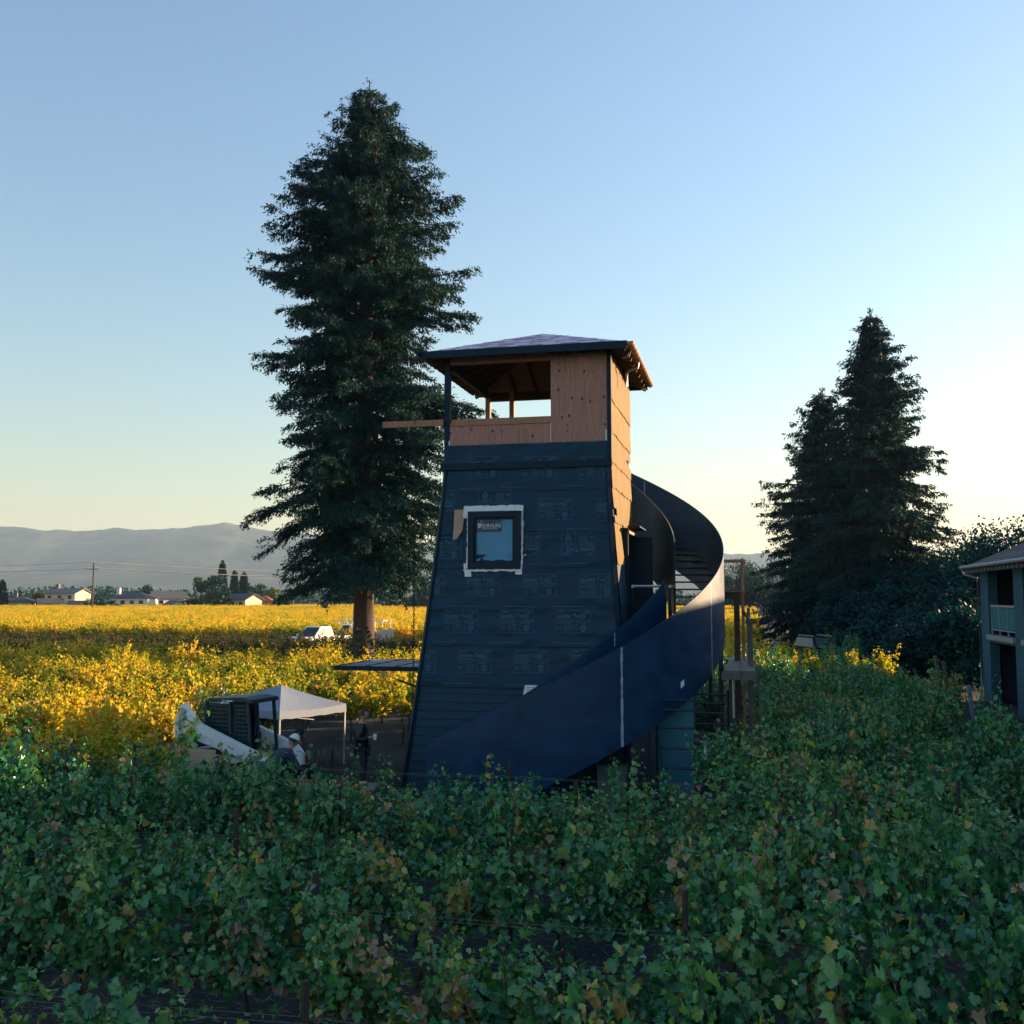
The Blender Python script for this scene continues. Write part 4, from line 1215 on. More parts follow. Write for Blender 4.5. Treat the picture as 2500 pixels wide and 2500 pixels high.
def head_mesh(c, fwd, up, mat, s=1.0):
    """head with brow, nose, chin and ears, looking along fwd"""
    fwd = Vector(fwd).normalized(); up = (Vector(up) - fwd * Vector(up).dot(fwd)).normalized(); side = up.cross(fwd)
    bm = bmesh.new(); bmesh.ops.create_uvsphere(bm, u_segments=24, v_segments=18, radius=1.0)
    for v in bm.verts:
        x, y, z = v.co            # x forward, y side, z up
        f = 1.0
        px, py, pz = x * 0.098, y * 0.076, z * 0.118
        if z < -0.1:
            py *= 1 - 0.28 * (-z - 0.1); px *= 1 - 0.05 * (-z)
        if x > 0.75 and abs(y) < 0.35 and -0.45 < z < 0.15:
            px += 0.022 * (1 - abs(y) / 0.35) * (0.4 + 0.6 * (0.15 - z) / 0.6)
        if x > 0.5 and z < -0.75:
            px += 0.015
        if x > 0.7 and 0.0 < z < 0.25 and 0.15 < abs(y) < 0.55:
            px -= 0.008
        if abs(y) > 0.93 and abs(z) < 0.25 and -0.2 < x < 0.15:
            py *= 1.13
        v.co = Vector(c) + (fwd * px + side * py + up * pz) * s
    me = bpy.data.meshes.new('head'); bm.to_mesh(me); bm.free()
    me.materials.append(mat); me.polygons.foreach_set('use_smooth', [True] * len(me.polygons))
    return me
def cap_mesh(c, fwd, up, mat, s=1.0, hair=False, brim=True):
    fwd = Vector(fwd).normalized(); up = (Vector(up) - fwd * Vector(up).dot(fwd)).normalized(); side = up.cross(fwd)
    bm = bmesh.new(); bmesh.ops.create_uvsphere(bm, u_segments=24, v_segments=16, radius=1.0)
    cut = 0.12
    bmesh.ops.delete(bm, geom=[v for v in bm.verts if (v.co.z < cut if not hair else (v.co.z < -0.35 or (v.co.x > 0.45 and v.co.z < 0.45)))], context='VERTS')
    vs = []
    for v in bm.verts:
        x, y, z = v.co
        v.co = Vector(c) + (fwd * x * 0.108 + side * y * 0.087 + up * z * 0.132) * s
    if brim and not hair:
        ring = []
        n = 9
        a0 = [bm.verts.new(Vector(c) + (fwd * 0.10 * math.cos(t) + side * 0.085 * math.sin(t) + up * 0.02) * s) for t in np.linspace(-1.1, 1.1, n)]
        a1 = [bm.verts.new(Vector(c) + (fwd * (0.10 * math.cos(t) + 0.075 * math.cos(t * 0.9)) + side * 0.082 * math.sin(t) + up * 0.005) * s) for t in np.linspace(-1.1, 1.1, n)]
        for i in range(n - 1):
            bm.faces.new((a0[i], a0[i + 1], a1[i + 1], a1[i]))
    me = bpy.data.meshes.new('cap'); bm.to_mesh(me); bm.free()
    me.materials.append(mat); me.polygons.foreach_set('use_smooth', [True] * len(me.polygons))
    return me
def hand(p, fwd, down, r=0.0095, curl=0.6):
    """joints/edges of a palm with five fingers rooted at p (wrist); returns lists to splice into a skin graph"""
    p = Vector(p); f = Vector(fwd).normalized(); d = Vector(down).normalized(); s = f.cross(d)
    J = []; E = []
    palm = p + f * 0.05
    J.append((*palm, 0.026, 0.016)); E.append((-1, 0))
    for k, (o, L) in enumerate(((-0.030, 0.068), (-0.010, 0.078), (0.011, 0.074), (0.031, 0.058))):
        a_ = p + f * 0.095 + s * o; b_ = a_ + (f * math.cos(curl) + d * math.sin(curl)) * L * 0.55; c_ = b_ + (f * math.cos(curl * 2) + d * math.sin(curl * 2)) * L * 0.45
        i = len(J); J += [(*a_, r, r), (*b_, r, r), (*c_, r * 0.85, r * 0.85)]; E += [(0, i), (i, i + 1), (i + 1, i + 2)]
    a_ = p + f * 0.045 - s * 0.035; b_ = a_ + (f * 0.7 - s * 0.3 + d * 0.6).normalized() * 0.045
    i = len(J); J += [(*a_, r * 1.2, r * 1.2), (*b_, r, r)]; E += [(0, i), (i, i + 1)]
    return J, E
m_skin = pm('skin', (0.36, 0.20, 0.14), 0.55, 0.08, 12.0)
m_hair = pm('black_hair', (0.012, 0.011, 0.012), 0.6, 0.2, 30.0)
m_jacket = pm('black_jacket', (0.006, 0.007, 0.014), 0.5, 0.25, 9.0, 0.35, 12.0)
m_navy = pm('navy_hoodie', (0.014, 0.026, 0.060), 0.85, 0.2, 9.0, 0.3, 12.0)
m_denim = pm('dark_denim', (0.020, 0.026, 0.042), 0.85, 0.2, 12.0)
m_brownshirt = pm('dark_brown_shirt', (0.035, 0.028, 0.026), 0.85, 0.2, 10.0)
def person(label, loc, rz, P, jacket, trousers, hat):
    """P: joint positions of the pose (x forward, y left)"""
    t = thing('person', label, 'person', loc, rz)
    V_ = lambda k: P[k]
    # body: one continuous skin surface (neck, torso core, arms with hands, legs with feet)
    J = []; E = []; idx = {}
    def add(k, r, par=None):
        idx[k] = len(J); J.append((*P[k], *(r if isinstance(r, tuple) else (r, r))))
        if par is not None: E.append((idx[par], idx[k]))
    add('pelvis', (0.13, 0.10)); add('waist', (0.125, 0.095), 'pelvis'); add('chest', (0.15, 0.105), 'waist'); add('neck', 0.055, 'chest'); add('skull', 0.06, 'neck')
    for s in 'LR':
        add('sh' + s, 0.062, 'chest'); add('el' + s, 0.045, 'sh' + s); add('wr' + s, 0.03, 'el' + s)
        d = (Vector(P['wr' + s]) - Vector(P['el' + s])).normalized()
        hj, he = hand(P['wr' + s], d, P.get('curl' + s, (0.3, 0, -1)))
        o = len(J); w_ = idx['wr' + s]
        J += hj; E += [((w_ if a_ == -1 else a_ + o), b_ + o) for a_, b_ in he]
        add('hip' + s, 0.085, 'pelvis'); add('kn' + s, 0.058, 'hip' + s); add('an' + s, 0.042, 'kn' + s); add('toe' + s, 0.038, 'an' + s)
    obj('body', skin_mesh('body', J, E, m_skin), t)
    # jacket
    low = Vector(P['pelvis']) * 1.0 + (Vector(P['pelvis']) - Vector(P['waist'])) * 0.75
    J2 = [(*low, 0.205, 0.175), (*P['waist'], 0.19, 0.16), (*P['chest'], 0.205, 0.165)]
    E2 = [(0, 1), (1, 2)]
    nk = Vector(P['chest']).lerp(Vector(P['neck']), 0.75); J2.append((*nk, 0.085, 0.085)); E2.append((2, 3))
    for s in 'LR':
        o = len(J2); w_ = Vector(P['el' + s]).lerp(Vector(P['wr' + s]), 0.92)
        J2 += [(*P['sh' + s], 0.10, 0.10), (*P['el' + s], 0.080, 0.080), (*w_, 0.058, 0.058)]; E2 += [(2, o), (o, o + 1), (o + 1, o + 2)]
    obj('jacket', skin_mesh('jacket', J2, E2, jacket), t)
    J3 = [(*P['pelvis'], 0.15, 0.12)]; E3 = []
    for s in 'LR':
        o = len(J3); a_ = Vector(P['kn' + s]).lerp(Vector(P['an' + s]), 0.95)
        J3 += [(*P['hip' + s], 0.098, 0.098), (*P['kn' + s], 0.074, 0.074), (*a_, 0.058, 0.058)]; E3 += [(0, o), (o, o + 1), (o + 1, o + 2)]
    obj('trousers', skin_mesh('trousers', J3, E3, trousers), t)
    for s in 'LR':
        a_ = Vector(P['an' + s]); b_ = Vector(P['toe' + s])
        sm = skin_mesh('shoe', [(*(a_ - Vector((0.05, 0, 0.03))), 0.045, 0.04), (*(a_ + Vector((0.02, 0, -0.02))), 0.05, 0.045), (*b_, 0.045, 0.032)], [(0, 1), (1, 2)], m_black)
        obj('shoe', sm, t)
    up = Vector(P['head']) - Vector(P['neck'])
    obj('head', head_mesh(P['head'], P['look'], up, m_skin), t)
    if hat is None:
        obj('hair', cap_mesh(P['head'], P['look'], up, m_hair, hair=True), t)
    else:
        obj('hair', cap_mesh(P['head'], P['look'], up, m_hair, 0.99, hair=True), t)
        obj('cap', cap_mesh(Vector(P['head']) + up.normalized() * 0.012, P['look'], up, hat, 1.04), t)
    return t
stand = dict(pelvis=(0, 0, 0.95), waist=(-0.01, 0, 1.12), chest=(-0.01, 0, 1.36), neck=(0.0, 0, 1.52), skull=(0.02, 0, 1.62), head=(0.035, 0, 1.675), look=(1, -0.1, -0.12),
             shL=(-0.01, 0.19, 1.42), elL=(-0.06, 0.25, 1.14), wrL=(0.05, 0.24, 0.90), shR=(-0.01, -0.19, 1.42), elR=(-0.03, -0.25, 1.15), wrR=(0.21, -0.17, 1.21), curlR=(0.2, 0.9, -0.3),
             hipL=(0, 0.09, 0.90), knL=(0.02, 0.10, 0.50), anL=(-0.03, 0.10, 0.09), toeL=(0.12, 0.12, 0.04), hipR=(0, -0.09, 0.90), knR=(0.05, -0.10, 0.50), anR=(0.03, -0.10, 0.09), toeR=(0.18, -0.12, 0.04))
p1 = person('standing man in a shiny black jacket holding a white cup left of the tower', tuple(at(884, 1850, 22.3).xy) + (0,), R(-6), stand, m_jacket, m_denim, None)
cup = thing('paper_cup', 'white paper cup in the hand of the standing man', 'cup', (0, 0, 0), 0)
cl = Matrix.Translation(p1.location) @ Matrix.Rotation(R(-6), 4, 'Z') @ Vector((0.315, -0.145, 1.20))
cup.location = cl
MB().cyl((0, 0, -0.04), (0, 0, 0.065), 0.034, 0.043, 14).build('cup_body', m_white, cup, smooth=True)
MB().cyl((0, 0, 0.066), (0, 0, 0.078), 0.046, 0.040, 14).build('lid', m_whiteplastic, cup, smooth=True)
bent = dict(pelvis=(-0.10, 0, 0.90), waist=(0.02, 0, 1.03), chest=(0.22, 0, 1.15), neck=(0.33, 0, 1.27), skull=(0.38, 0, 1.35), head=(0.40, 0, 1.395), look=(0.9, 0, -0.42),
            shL=(0.24, 0.19, 1.16), elL=(0.36, 0.24, 0.90), wrL=(0.52, 0.16, 0.80), shR=(0.24, -0.19, 1.16), elR=(0.38, -0.24, 0.90), wrR=(0.54, -0.14, 0.80), curlL=(0, -.3, -1), curlR=(0, .3, -1),
            hipL=(-0.10, 0.10, 0.86), knL=(0.03, 0.12, 0.49), anL=(-0.08, 0.12, 0.09), toeL=(0.08, 0.14, 0.04), hipR=(-0.10, -0.10, 0.86), knR=(0.05, -0.12, 0.49), anR=(-0.04, -0.12, 0.09), toeR=(0.12, -0.14, 0.04))
person('worker in navy hoodie and white cap bending over in front of the loader', tuple(at(668, 1880, 20.0).xy) + (0,), R(35), bent, m_navy, m_denim, m_whiteplastic)
crouch = dict(pelvis=(-0.10, 0, 0.62), waist=(0.0, 0, 0.78), chest=(0.14, 0, 0.96), neck=(0.24, 0, 1.08), skull=(0.30, 0, 1.14), head=(0.325, 0, 1.165), look=(0.85, -0.2, -0.5),
              shL=(0.15, 0.19, 1.0), elL=(0.30, 0.24, 0.76), wrL=(0.48, 0.16, 0.74), shR=(0.15, -0.19, 1.0), elR=(0.32, -0.24, 0.77), wrR=(0.50, -0.14, 0.75), curlL=(0, -.3, -1), curlR=(0, .3, -1),
              hipL=(-0.10, 0.10, 0.58), knL=(0.28, 0.14, 0.50), anL=(0.14, 0.13, 0.09), toeL=(0.30, 0.15, 0.04), hipR=(-0.10, -0.10, 0.58), knR=(0.30, -0.14, 0.50), anR=(0.18, -0.13, 0.09), toeR=(0.34, -0.15, 0.04))
person('worker in dark cap and brown shirt crouched under the canopy edge', tuple(at(694, 1850, 23.2).xy) + (0,), R(-12), crouch, m_brownshirt, m_denim, m_black)
st = thing('work_stool', 'small wooden crate seat under the crouched worker', 'stool', tuple(at(690, 1850, 23.2).xy) + (0,), R(-12))
MB().bb(-0.24, 0.02, -0.18, 0.18, 0.40, 0.46).build('seat', m_wood_old, st)
for x in (-0.21, -0.01):
    for y in (-0.15, 0.15):
        MB().bb(x - 0.02, x + 0.02, y - 0.02, y + 0.02, 0, 0.398).build('leg', m_wood_old, st)

# ------------------------------------------------------------------ vehicles
m_tailred = pm('tail_lamp', (0.35, 0.02, 0.02), 0.3)
m_chrome = pm('chrome', (0.55, 0.56, 0.58), 0.18, 0.1, metal=0.9)
def wheels(t, xs_, y, r, w=0.26):
    for x in xs_:
        for s in (-1, 1):
            a_ = MB().cyl((x, s * (y - w), r), (x, s * y, r), r, n=20).build('wheel', m_black, t, smooth=True)
            MB().cyl((x, s * (y - 0.01), r), (x, s * (y + 0.012), r), r * 0.6, n=14).build('rim', m_galv, a_)
def pickup():
    t = thing('pickup_truck', 'white pickup truck facing forward-left beside the redwood trunk', 'pickup truck', tuple(at(776, 1580, 80).xy) + (0,), R(-90 - 31))
    # x forward; three-quarter front view
    MB().prism([(-2.9, 0.55), (-2.9, 1.12), (-0.75, 1.14), (-0.70, 1.10), (2.45, 1.14), (2.85, 1.02), (2.92, 0.72), (2.88, 0.50), (2.3, 0.42), (-2.3, 0.42)], -0.98, 0.98).build('body', m_white_paint, t, bevel=0.05)
    cab = MB().add([(-0.85, -0.92, 1.12), (1.35, -0.92, 1.12), (1.35, 0.92, 1.12), (-0.85, 0.92, 1.12), (-0.68, -0.74, 1.86), (0.45, -0.74, 1.88), (0.45, 0.74, 1.88), (-0.68, 0.74, 1.86)],
                   [(0, 3, 2, 1), (4, 5, 6, 7), (0, 1, 5, 4), (1, 2, 6, 5), (2, 3, 7, 6), (3, 0, 4, 7)])
    cab.build('cab', m_white_paint, t, bevel=0.05)
    ws = MB().add([(1.36, -0.78, 1.18), (1.36, 0.78, 1.18), (0.52, 0.66, 1.82), (0.52, -0.66, 1.82)], [(0, 1, 2, 3)]); ws.build('windscreen', m_darkglass, t)
    for s in (-1, 1):
        for x0, x1, x2, x3 in ((0.35, 1.10, 0.38, 0.22), (-0.62, 0.25, 0.12, -0.52)):
            ys = lambda z: s * (0.925 - (z - 1.12) * 0.245 + 0.012)
            MB().add([(x0, ys(1.2), 1.2), (x1, ys(1.2), 1.2), (x2 + 0.1, ys(1.76), 1.76), (x3, ys(1.76), 1.76)], [(0, 1, 2, 3)]).build('side_window', m_darkglass, t)
        MB().box((1.12, s * 1.08, 1.24), (0.12, 0.20, 0.17)).build('mirror', m_white_paint, t, bevel=0.03)
        MB().box((2.87, s * 0.78, 0.90), (0.06, 0.28, 0.20)).build('headlight', m_chrome, t)
        for x in (1.75, -1.85):
            MB().cyl((x, s * 0.965, 0.42), (x, s * 0.992, 0.42), 0.47, n=20).build('wheel_arch', m_black, t)
    gr = MB().bb(2.885, 2.95, -0.60, 0.60, 0.68, 1.0).build('grille', m_black, t)
    for k in range(3):
        MB().bb(2.952, 2.965, -0.60, 0.60, 0.72 + k * 0.11, 0.76 + k * 0.11).build('grille_bar', m_chrome, gr)
    MB().bb(2.88, 3.02, -0.95, 0.95, 0.42, 0.62).build('bumper', m_chrome, t, bevel=0.03)
    MB().bb(-2.75, -0.95, -0.80, 0.80, 1.125, 1.15).build('bed_liner', m_black, t)
    wheels(t, (1.75, -1.85), 1.0, 0.40)
pickup()
def service_truck():
    t = thing('service_truck', 'white work truck with overhead rack parked behind the redwood trunk', 'truck', tuple(at(872, 1580, 87).xy) + (0,), R(180 - 14))
    MB().prism([(-2.7, 0.5), (-2.7, 1.35), (0.1, 1.35), (0.1, 1.1), (2.2, 1.1), (2.6, 0.95), (2.65, 0.5)], -0.98, 0.98).build('body', m_white_paint, t, bevel=0.04)
    MB().add([(0.15, -0.9, 1.1), (1.6, -0.9, 1.1), (1.6, 0.9, 1.1), (0.15, 0.9, 1.1), (0.2, -0.75, 1.86), (0.95, -0.75, 1.88), (0.95, 0.75, 1.88), (0.2, 0.75, 1.86)],
             [(0, 3, 2, 1), (4, 5, 6, 7), (0, 1, 5, 4), (1, 2, 6, 5), (2, 3, 7, 6), (3, 0, 4, 7)]).build('cab', m_white_paint, t, bevel=0.04)
    for s in (-1, 1):
        MB().add([(0.35, s * 0.905, 1.18), (1.3, s * 0.905, 1.18), (0.95, s * 0.785, 1.78), (0.35, s * 0.785, 1.78)], [(0, 1, 2, 3)]).build('side_window', m_darkglass, t)
        for x in (-2.6, -1.2, 0.05, 1.3):
            MB().bar((x, s * 0.93, 1.3 if x < 0.1 else 1.86), (x, s * 0.93, 2.12), 0.07).build('rack_post', m_white_paint, t)
        MB().bb(-2.7, 1.7, s * 0.93 - 0.04, s * 0.93 + 0.04, 2.12, 2.22).build('rack_rail', m_white_paint, t)
    for x in (-2.4, -1.2, 0.05, 1.3):
        MB().bb(x - 0.03, x + 0.03, -0.885, 0.885, 2.13, 2.19).build('rack_bar', m_white_paint, t)
    MB().add([(1.61, -0.78, 1.15), (1.61, 0.78, 1.15), (1.0, 0.68, 1.83), (1.0, -0.68, 1.83)], [(0, 1, 2, 3)]).build('windscreen', m_darkglass, t)
    wheels(t, (1.65, -1.7), 1.0, 0.40)
service_truck()
def trailer():
    t = thing('utility_trailer', 'cream-sided utility trailer showing right of the redwood trunk', 'trailer', tuple(at(936, 1580, 82).xy) + (0,), R(180 + 12))
    MB().bb(-0.75, 0.75, -0.7, 0.7, 0.55, 0.62).build('floor', m_wood_old, t)
    mm = pm('cream_panel', (0.55, 0.48, 0.42), 0.6)
    for y in (-0.7, 0.7):
        MB().prism([(-0.75, 0.6), (0.75, 0.6), (0.75, 1.25), (0.2, 1.45), (-0.75, 1.62)], y - 0.02, y + 0.02).build('side_panel', mm, t)
    MB().bb(-0.77, -0.73, -0.68, 0.68, 0.62, 1.6).build('tailgate', mm, t)
    for s in (-1, 1):
        MB().cyl((0, s * 0.75, 0.33), (0, s * 0.92, 0.33), 0.33, n=18).build('wheel', m_black, t, smooth=True)
    MB().bar((0.75, 0, 0.5), (1.9, 0, 0.5), 0.08).build('drawbar', m_steel, t)
    MB().cyl((1.7, 0, 0), (1.7, 0, 0.5), 0.03).build('jack', m_steel, t)
trailer()
def suv():
    m_suv = pm('dark_car_paint', (0.010, 0.020, 0.032), 0.65, 0.1, spec=0.12)
    t = thing('parked_suv', 'dark sports utility vehicle parked under the trees at the lane end', 'car', tuple(at(2004, 1600, 63).xy) + (0,), R(-90 + 8))
    MB().prism([(-2.3, 0.45), (-2.35, 0.95), (-2.2, 1.08), (1.2, 1.08), (2.1, 0.98), (2.3, 0.8), (2.3, 0.45)], -0.93, 0.93).build('body', m_suv, t, bevel=0.06)
    MB().add([(-2.15, -0.88, 1.07), (1.25, -0.88, 1.07), (1.25, 0.88, 1.07), (-2.15, 0.88, 1.07), (-1.9, -0.68, 1.72), (0.5, -0.70, 1.75), (0.5, 0.70, 1.75), (-1.9, 0.68, 1.72)],
             [(0, 3, 2, 1), (4, 5, 6, 7), (0, 1, 5, 4), (1, 2, 6, 5), (2, 3, 7, 6), (3, 0, 4, 7)]).build('cabin', m_suv, t, bevel=0.05)
    MB().add([(1.262, -0.76, 1.13), (1.262, 0.76, 1.13), (0.58, 0.63, 1.70), (0.58, -0.63, 1.70)], [(0, 1, 2, 3)]).build('windscreen', m_darkglass, t)
    for s in (-1, 1):
        MB().add([(-1.9, s * 0.89, 1.14), (1.0, s * 0.89, 1.14), (0.45, s * 0.735, 1.66), (-1.75, s * 0.735, 1.66)], [(0, 1, 2, 3)]).build('side_window', m_darkglass, t)
        MB().box((2.30, s * 0.7, 0.85), (0.06, 0.3, 0.14)).build('headlight', m_chrome, t)
        MB().bb(-1.8, 0.3, s * 0.6 - 0.02, s * 0.6 + 0.02, 1.78, 1.82).build('roof_rail', m_galv, t)
        for x in (-1.7, 0.2):
            MB().cyl((x, s * 0.6, 1.70), (x, s * 0.6, 1.78), 0.02).build('rail_foot', m_galv, t)
    wheels(t, (1.45, -1.4), 0.95, 0.36)
suv()

# ------------------------------------------------------------------ foliage toolkit
def rot_frames(dirs, rng_, ups=None):
    """orthonormal frames (d, s, n) for an array of directions"""
    d = dirs / np.maximum(1e-6, np.linalg.norm(dirs, axis=1, keepdims=True))
    r = rng_.normal(size=d.shape) if ups is None else ups
    s = np.cross(d, r); s /= np.maximum(1e-6, np.linalg.norm(s, axis=1, keepdims=True))
    n = np.cross(s, d)
    return d, s, n
def kites(P, D, L, Wd, rng_, droop=None):
    """thin leaf blades: base P, direction D, length L, width Wd -> verts, quads"""
    d, s, n = rot_frames(D, rng_)
    L = np.asarray(L)[:, None]; Wd = np.asarray(Wd)[:, None]
    a = P; c = P + d * L
    m = P + d * L * 0.45
    b = m + s * Wd + n * Wd * 0.25; e = m - s * Wd + n * Wd * 0.25
    co = np.stack([a, b, c, e], 1).reshape(-1, 3)
    q = np.arange(len(P) * 4, dtype=np.int32).reshape(-1, 4)
    return co, q

m_needles = leafmat('redwood_needles', [(0.0, (0.002, 0.026, 0.036)), (0.45, (0.004, 0.044, 0.048)), (0.75, (0.028, 0.066, 0.046)), (1.0, (0.12, 0.105, 0.055))], trans=0.12, rough=0.7, spec=0.15)
m_dkleaf = leafmat('dark_evergreen_leaf', [(0.0, (0.002, 0.032, 0.046)), (0.5, (0.005, 0.054, 0.060)), (1.0, (0.022, 0.084, 0.062))], trans=0.15, rough=0.6, spec=0.2)
m_ltleaf = leafmat('autumn_tree_leaf', [(0.0, (0.035, 0.060, 0.020)), (0.5, (0.085, 0.11, 0.028)), (1.0, (0.19, 0.17, 0.035))], trans=0.3, rough=0.6)

def conifer(name, label, loc, H, prof, z0, trunk_r, nbr, dens, seed, blade=(0.30, 0.05), lean=0.0, group=None, upturn=0.25, cat='tree', fluff=16):
    """redwood-like tree: trunk, limbs and hanging sprays. prof: list of (height fraction, radius)"""
    rg = np.random.default_rng(seed)
    t = thing(name, label, cat, loc, 0, group)
    # trunk with buttressed, fluted base
    m = MB(); n = 14; vs = []; K = 26
    for k in range(K + 1):
        f = k / K; z = H * f
        r = trunk_r * (1 - f) ** 0.85 * (1 + 0.45 * math.exp(-z / 0.9)) + 0.02
        for i in range(n):
            a_ = 2 * math.pi * i / n
            rr = r * (1 + 0.07 * math.sin(3 * a_ + z * 0.4) + 0.05 * math.sin(7 * a_ - z * 0.2))
            vs.append((rr * math.cos(a_) + lean * z, rr * math.sin(a_), z))
    fs = [(k*n+i, k*n+(i+1) % n, (k+1)*n+(i+1) % n, (k+1)*n+i) for k in range(K) for i in range(n)]
    m.add(vs, fs).build('trunk', m_bark, t, smooth=True)
    pf = np.array(prof)
    lb = MB()
    Ps, Ds, Ls, Ws, Ts = [], [], [], [], []
    for b in range(nbr):
        f = (b + rg.uniform(0, 1)) / nbr
        z = z0 + (H * 0.985 - z0) * f ** 1.05
        az = rg.uniform(0, 2 * math.pi) if b % 3 else (b * 2.399) % (2 * math.pi)
        R_ = np.interp(z / H, pf[:, 0], pf[:, 1])
        clump = 0.78 + 0.62 * mnoise.noise(Vector((math.cos(az) * 1.5 + seed, math.sin(az) * 1.5, z * 0.48)))
        L = R_ * np.clip(clump + rg.uniform(-0.10, 0.24), 0.36, 1.14)
        if L < 0.15: L = 0.15
        nseg = max(4, int(L / 0.5) + 2)
        d0 = np.array([math.cos(az), math.sin(az), 0.0])
        rise = rg.uniform(0.10, 0.35) + 0.22 * f ** 2
        if z + L * rise > H * 0.97: rise = max(-0.2, (H * 0.97 - z) / L)
        sag = rg.uniform(0.26, 0.52) * (1 - f) + 0.08
        pts = []
        for k in range(nseg + 1):
            s = k / nseg
            zz = z + L * (rise * s - sag * s * s * 1.35 + upturn * max(0, s - 0.72) ** 1.2 * 1.5)
            side = 0.05 * L * math.sin(s * 3 + b)
            pts.append(np.array([lean * z, 0, 0]) + d0 * L * s + np.array([-d0[1], d0[0], 0]) * side + np.array([0, 0, zz]))
        pts = np.array(pts)
        r0 = 0.018 + 0.009 * L
        lb.tube([tuple(p) for p in pts], [max(0.006, r0 * (1 - 0.85 * k / nseg)) for k in range(nseg + 1)], 4)
        # branchlets
        nbl = max(3, int(L * dens))
        ss = np.sort(rg.uniform(0.10, 1.0, nbl)) ** 0.85
        for s in ss:
            p = np.array([np.interp(s, np.linspace(0, 1, nseg + 1), pts[:, i]) for i in range(3)])
            side = rg.choice((-1, 1))
            tang = d0 * 0.75 + np.array([-d0[1], d0[0], 0]) * side * rg.uniform(0.35, 1.0) + np.array([0, 0, rg.uniform(-0.55, 0.22)])
            bl = (0.35 + 0.30 * L * (1.05 - s)) * rg.uniform(0.6, 1.1)
            bl = min(bl, 1.5)
            nk = max(6, int(bl * fluff))
            u = rg.uniform(0.0, 1.0, nk)
            base = p + (tang / np.linalg.norm(tang)) * (u * bl)[:, None] + np.c_[np.zeros(nk), np.zeros(nk), -0.25 * bl * u * u]
            base += rg.normal(0, 0.05, (nk, 3))
            dd = tang[None] * 0.6 + rg.normal(0, 0.55, (nk, 3)) + np.array([0, 0, -0.70])
            Ps.append(base); Ds.append(dd); Ls.append(rg.uniform(0.7, 1.3, nk) * blade[0]); Ws.append(rg.uniform(0.7, 1.3, nk) * blade[1])
            # outer sprays are fresher, and tinted paler to suggest sunlit tips
            Ts.append(np.clip(rg.normal(0.22 + 0.40 * s * u, 0.15), 0, 1))
    # sprays close round the trunk
    ni = int(nbr * 70)
    zi = rg.uniform(z0 + 0.8, H * 0.95, ni); ri = np.minimum(np.interp(zi / H, pf[:, 0], pf[:, 1]) * 0.55, 1.9) * rg.uniform(0.25, 1.0, ni); ai = rg.uniform(0, 2 * math.pi, ni)
    Ps.append(np.c_[ri * np.cos(ai) + lean * zi, ri * np.sin(ai), zi]); Ds.append(np.c_[np.cos(ai), np.sin(ai), np.full(ni, -0.5)] + rg.normal(0, 0.5, (ni, 3)))
    Ls.append(rg.uniform(0.8, 1.4, ni) * blade[0]); Ws.append(rg.uniform(0.8, 1.3, ni) * blade[1]); Ts.append(np.clip(rg.normal(0.2, 0.12, ni), 0, 1))
    # leader tuft
    nk = 60
    zt = rg.uniform(0.955, 1.0, nk) * H
    Ps.append(np.c_[rg.normal(0, 0.10, nk) + lean * H, rg.normal(0, 0.10, nk), zt]); Ds.append(rg.normal(0, 0.6, (nk, 3)) + np.array([0, 0, 0.6]))
    Ls.append(np.full(nk, blade[0])); Ws.append(np.full(nk, blade[1])); Ts.append(np.full(nk, 0.3))
    P, D_, L_, W_, T_ = (np.concatenate(x) for x in (Ps, Ds, Ls, Ws, Ts))
    co, q = kites(P, D_, L_, W_, rg)
    lb.build('limbs', m_bark, t)
    me = mesh_np('crown', co, q, m_needles)
    set_tint(me, np.repeat(T_, 4))
    kind(obj('crown', me, t), 'stuff')
    return t, len(q)

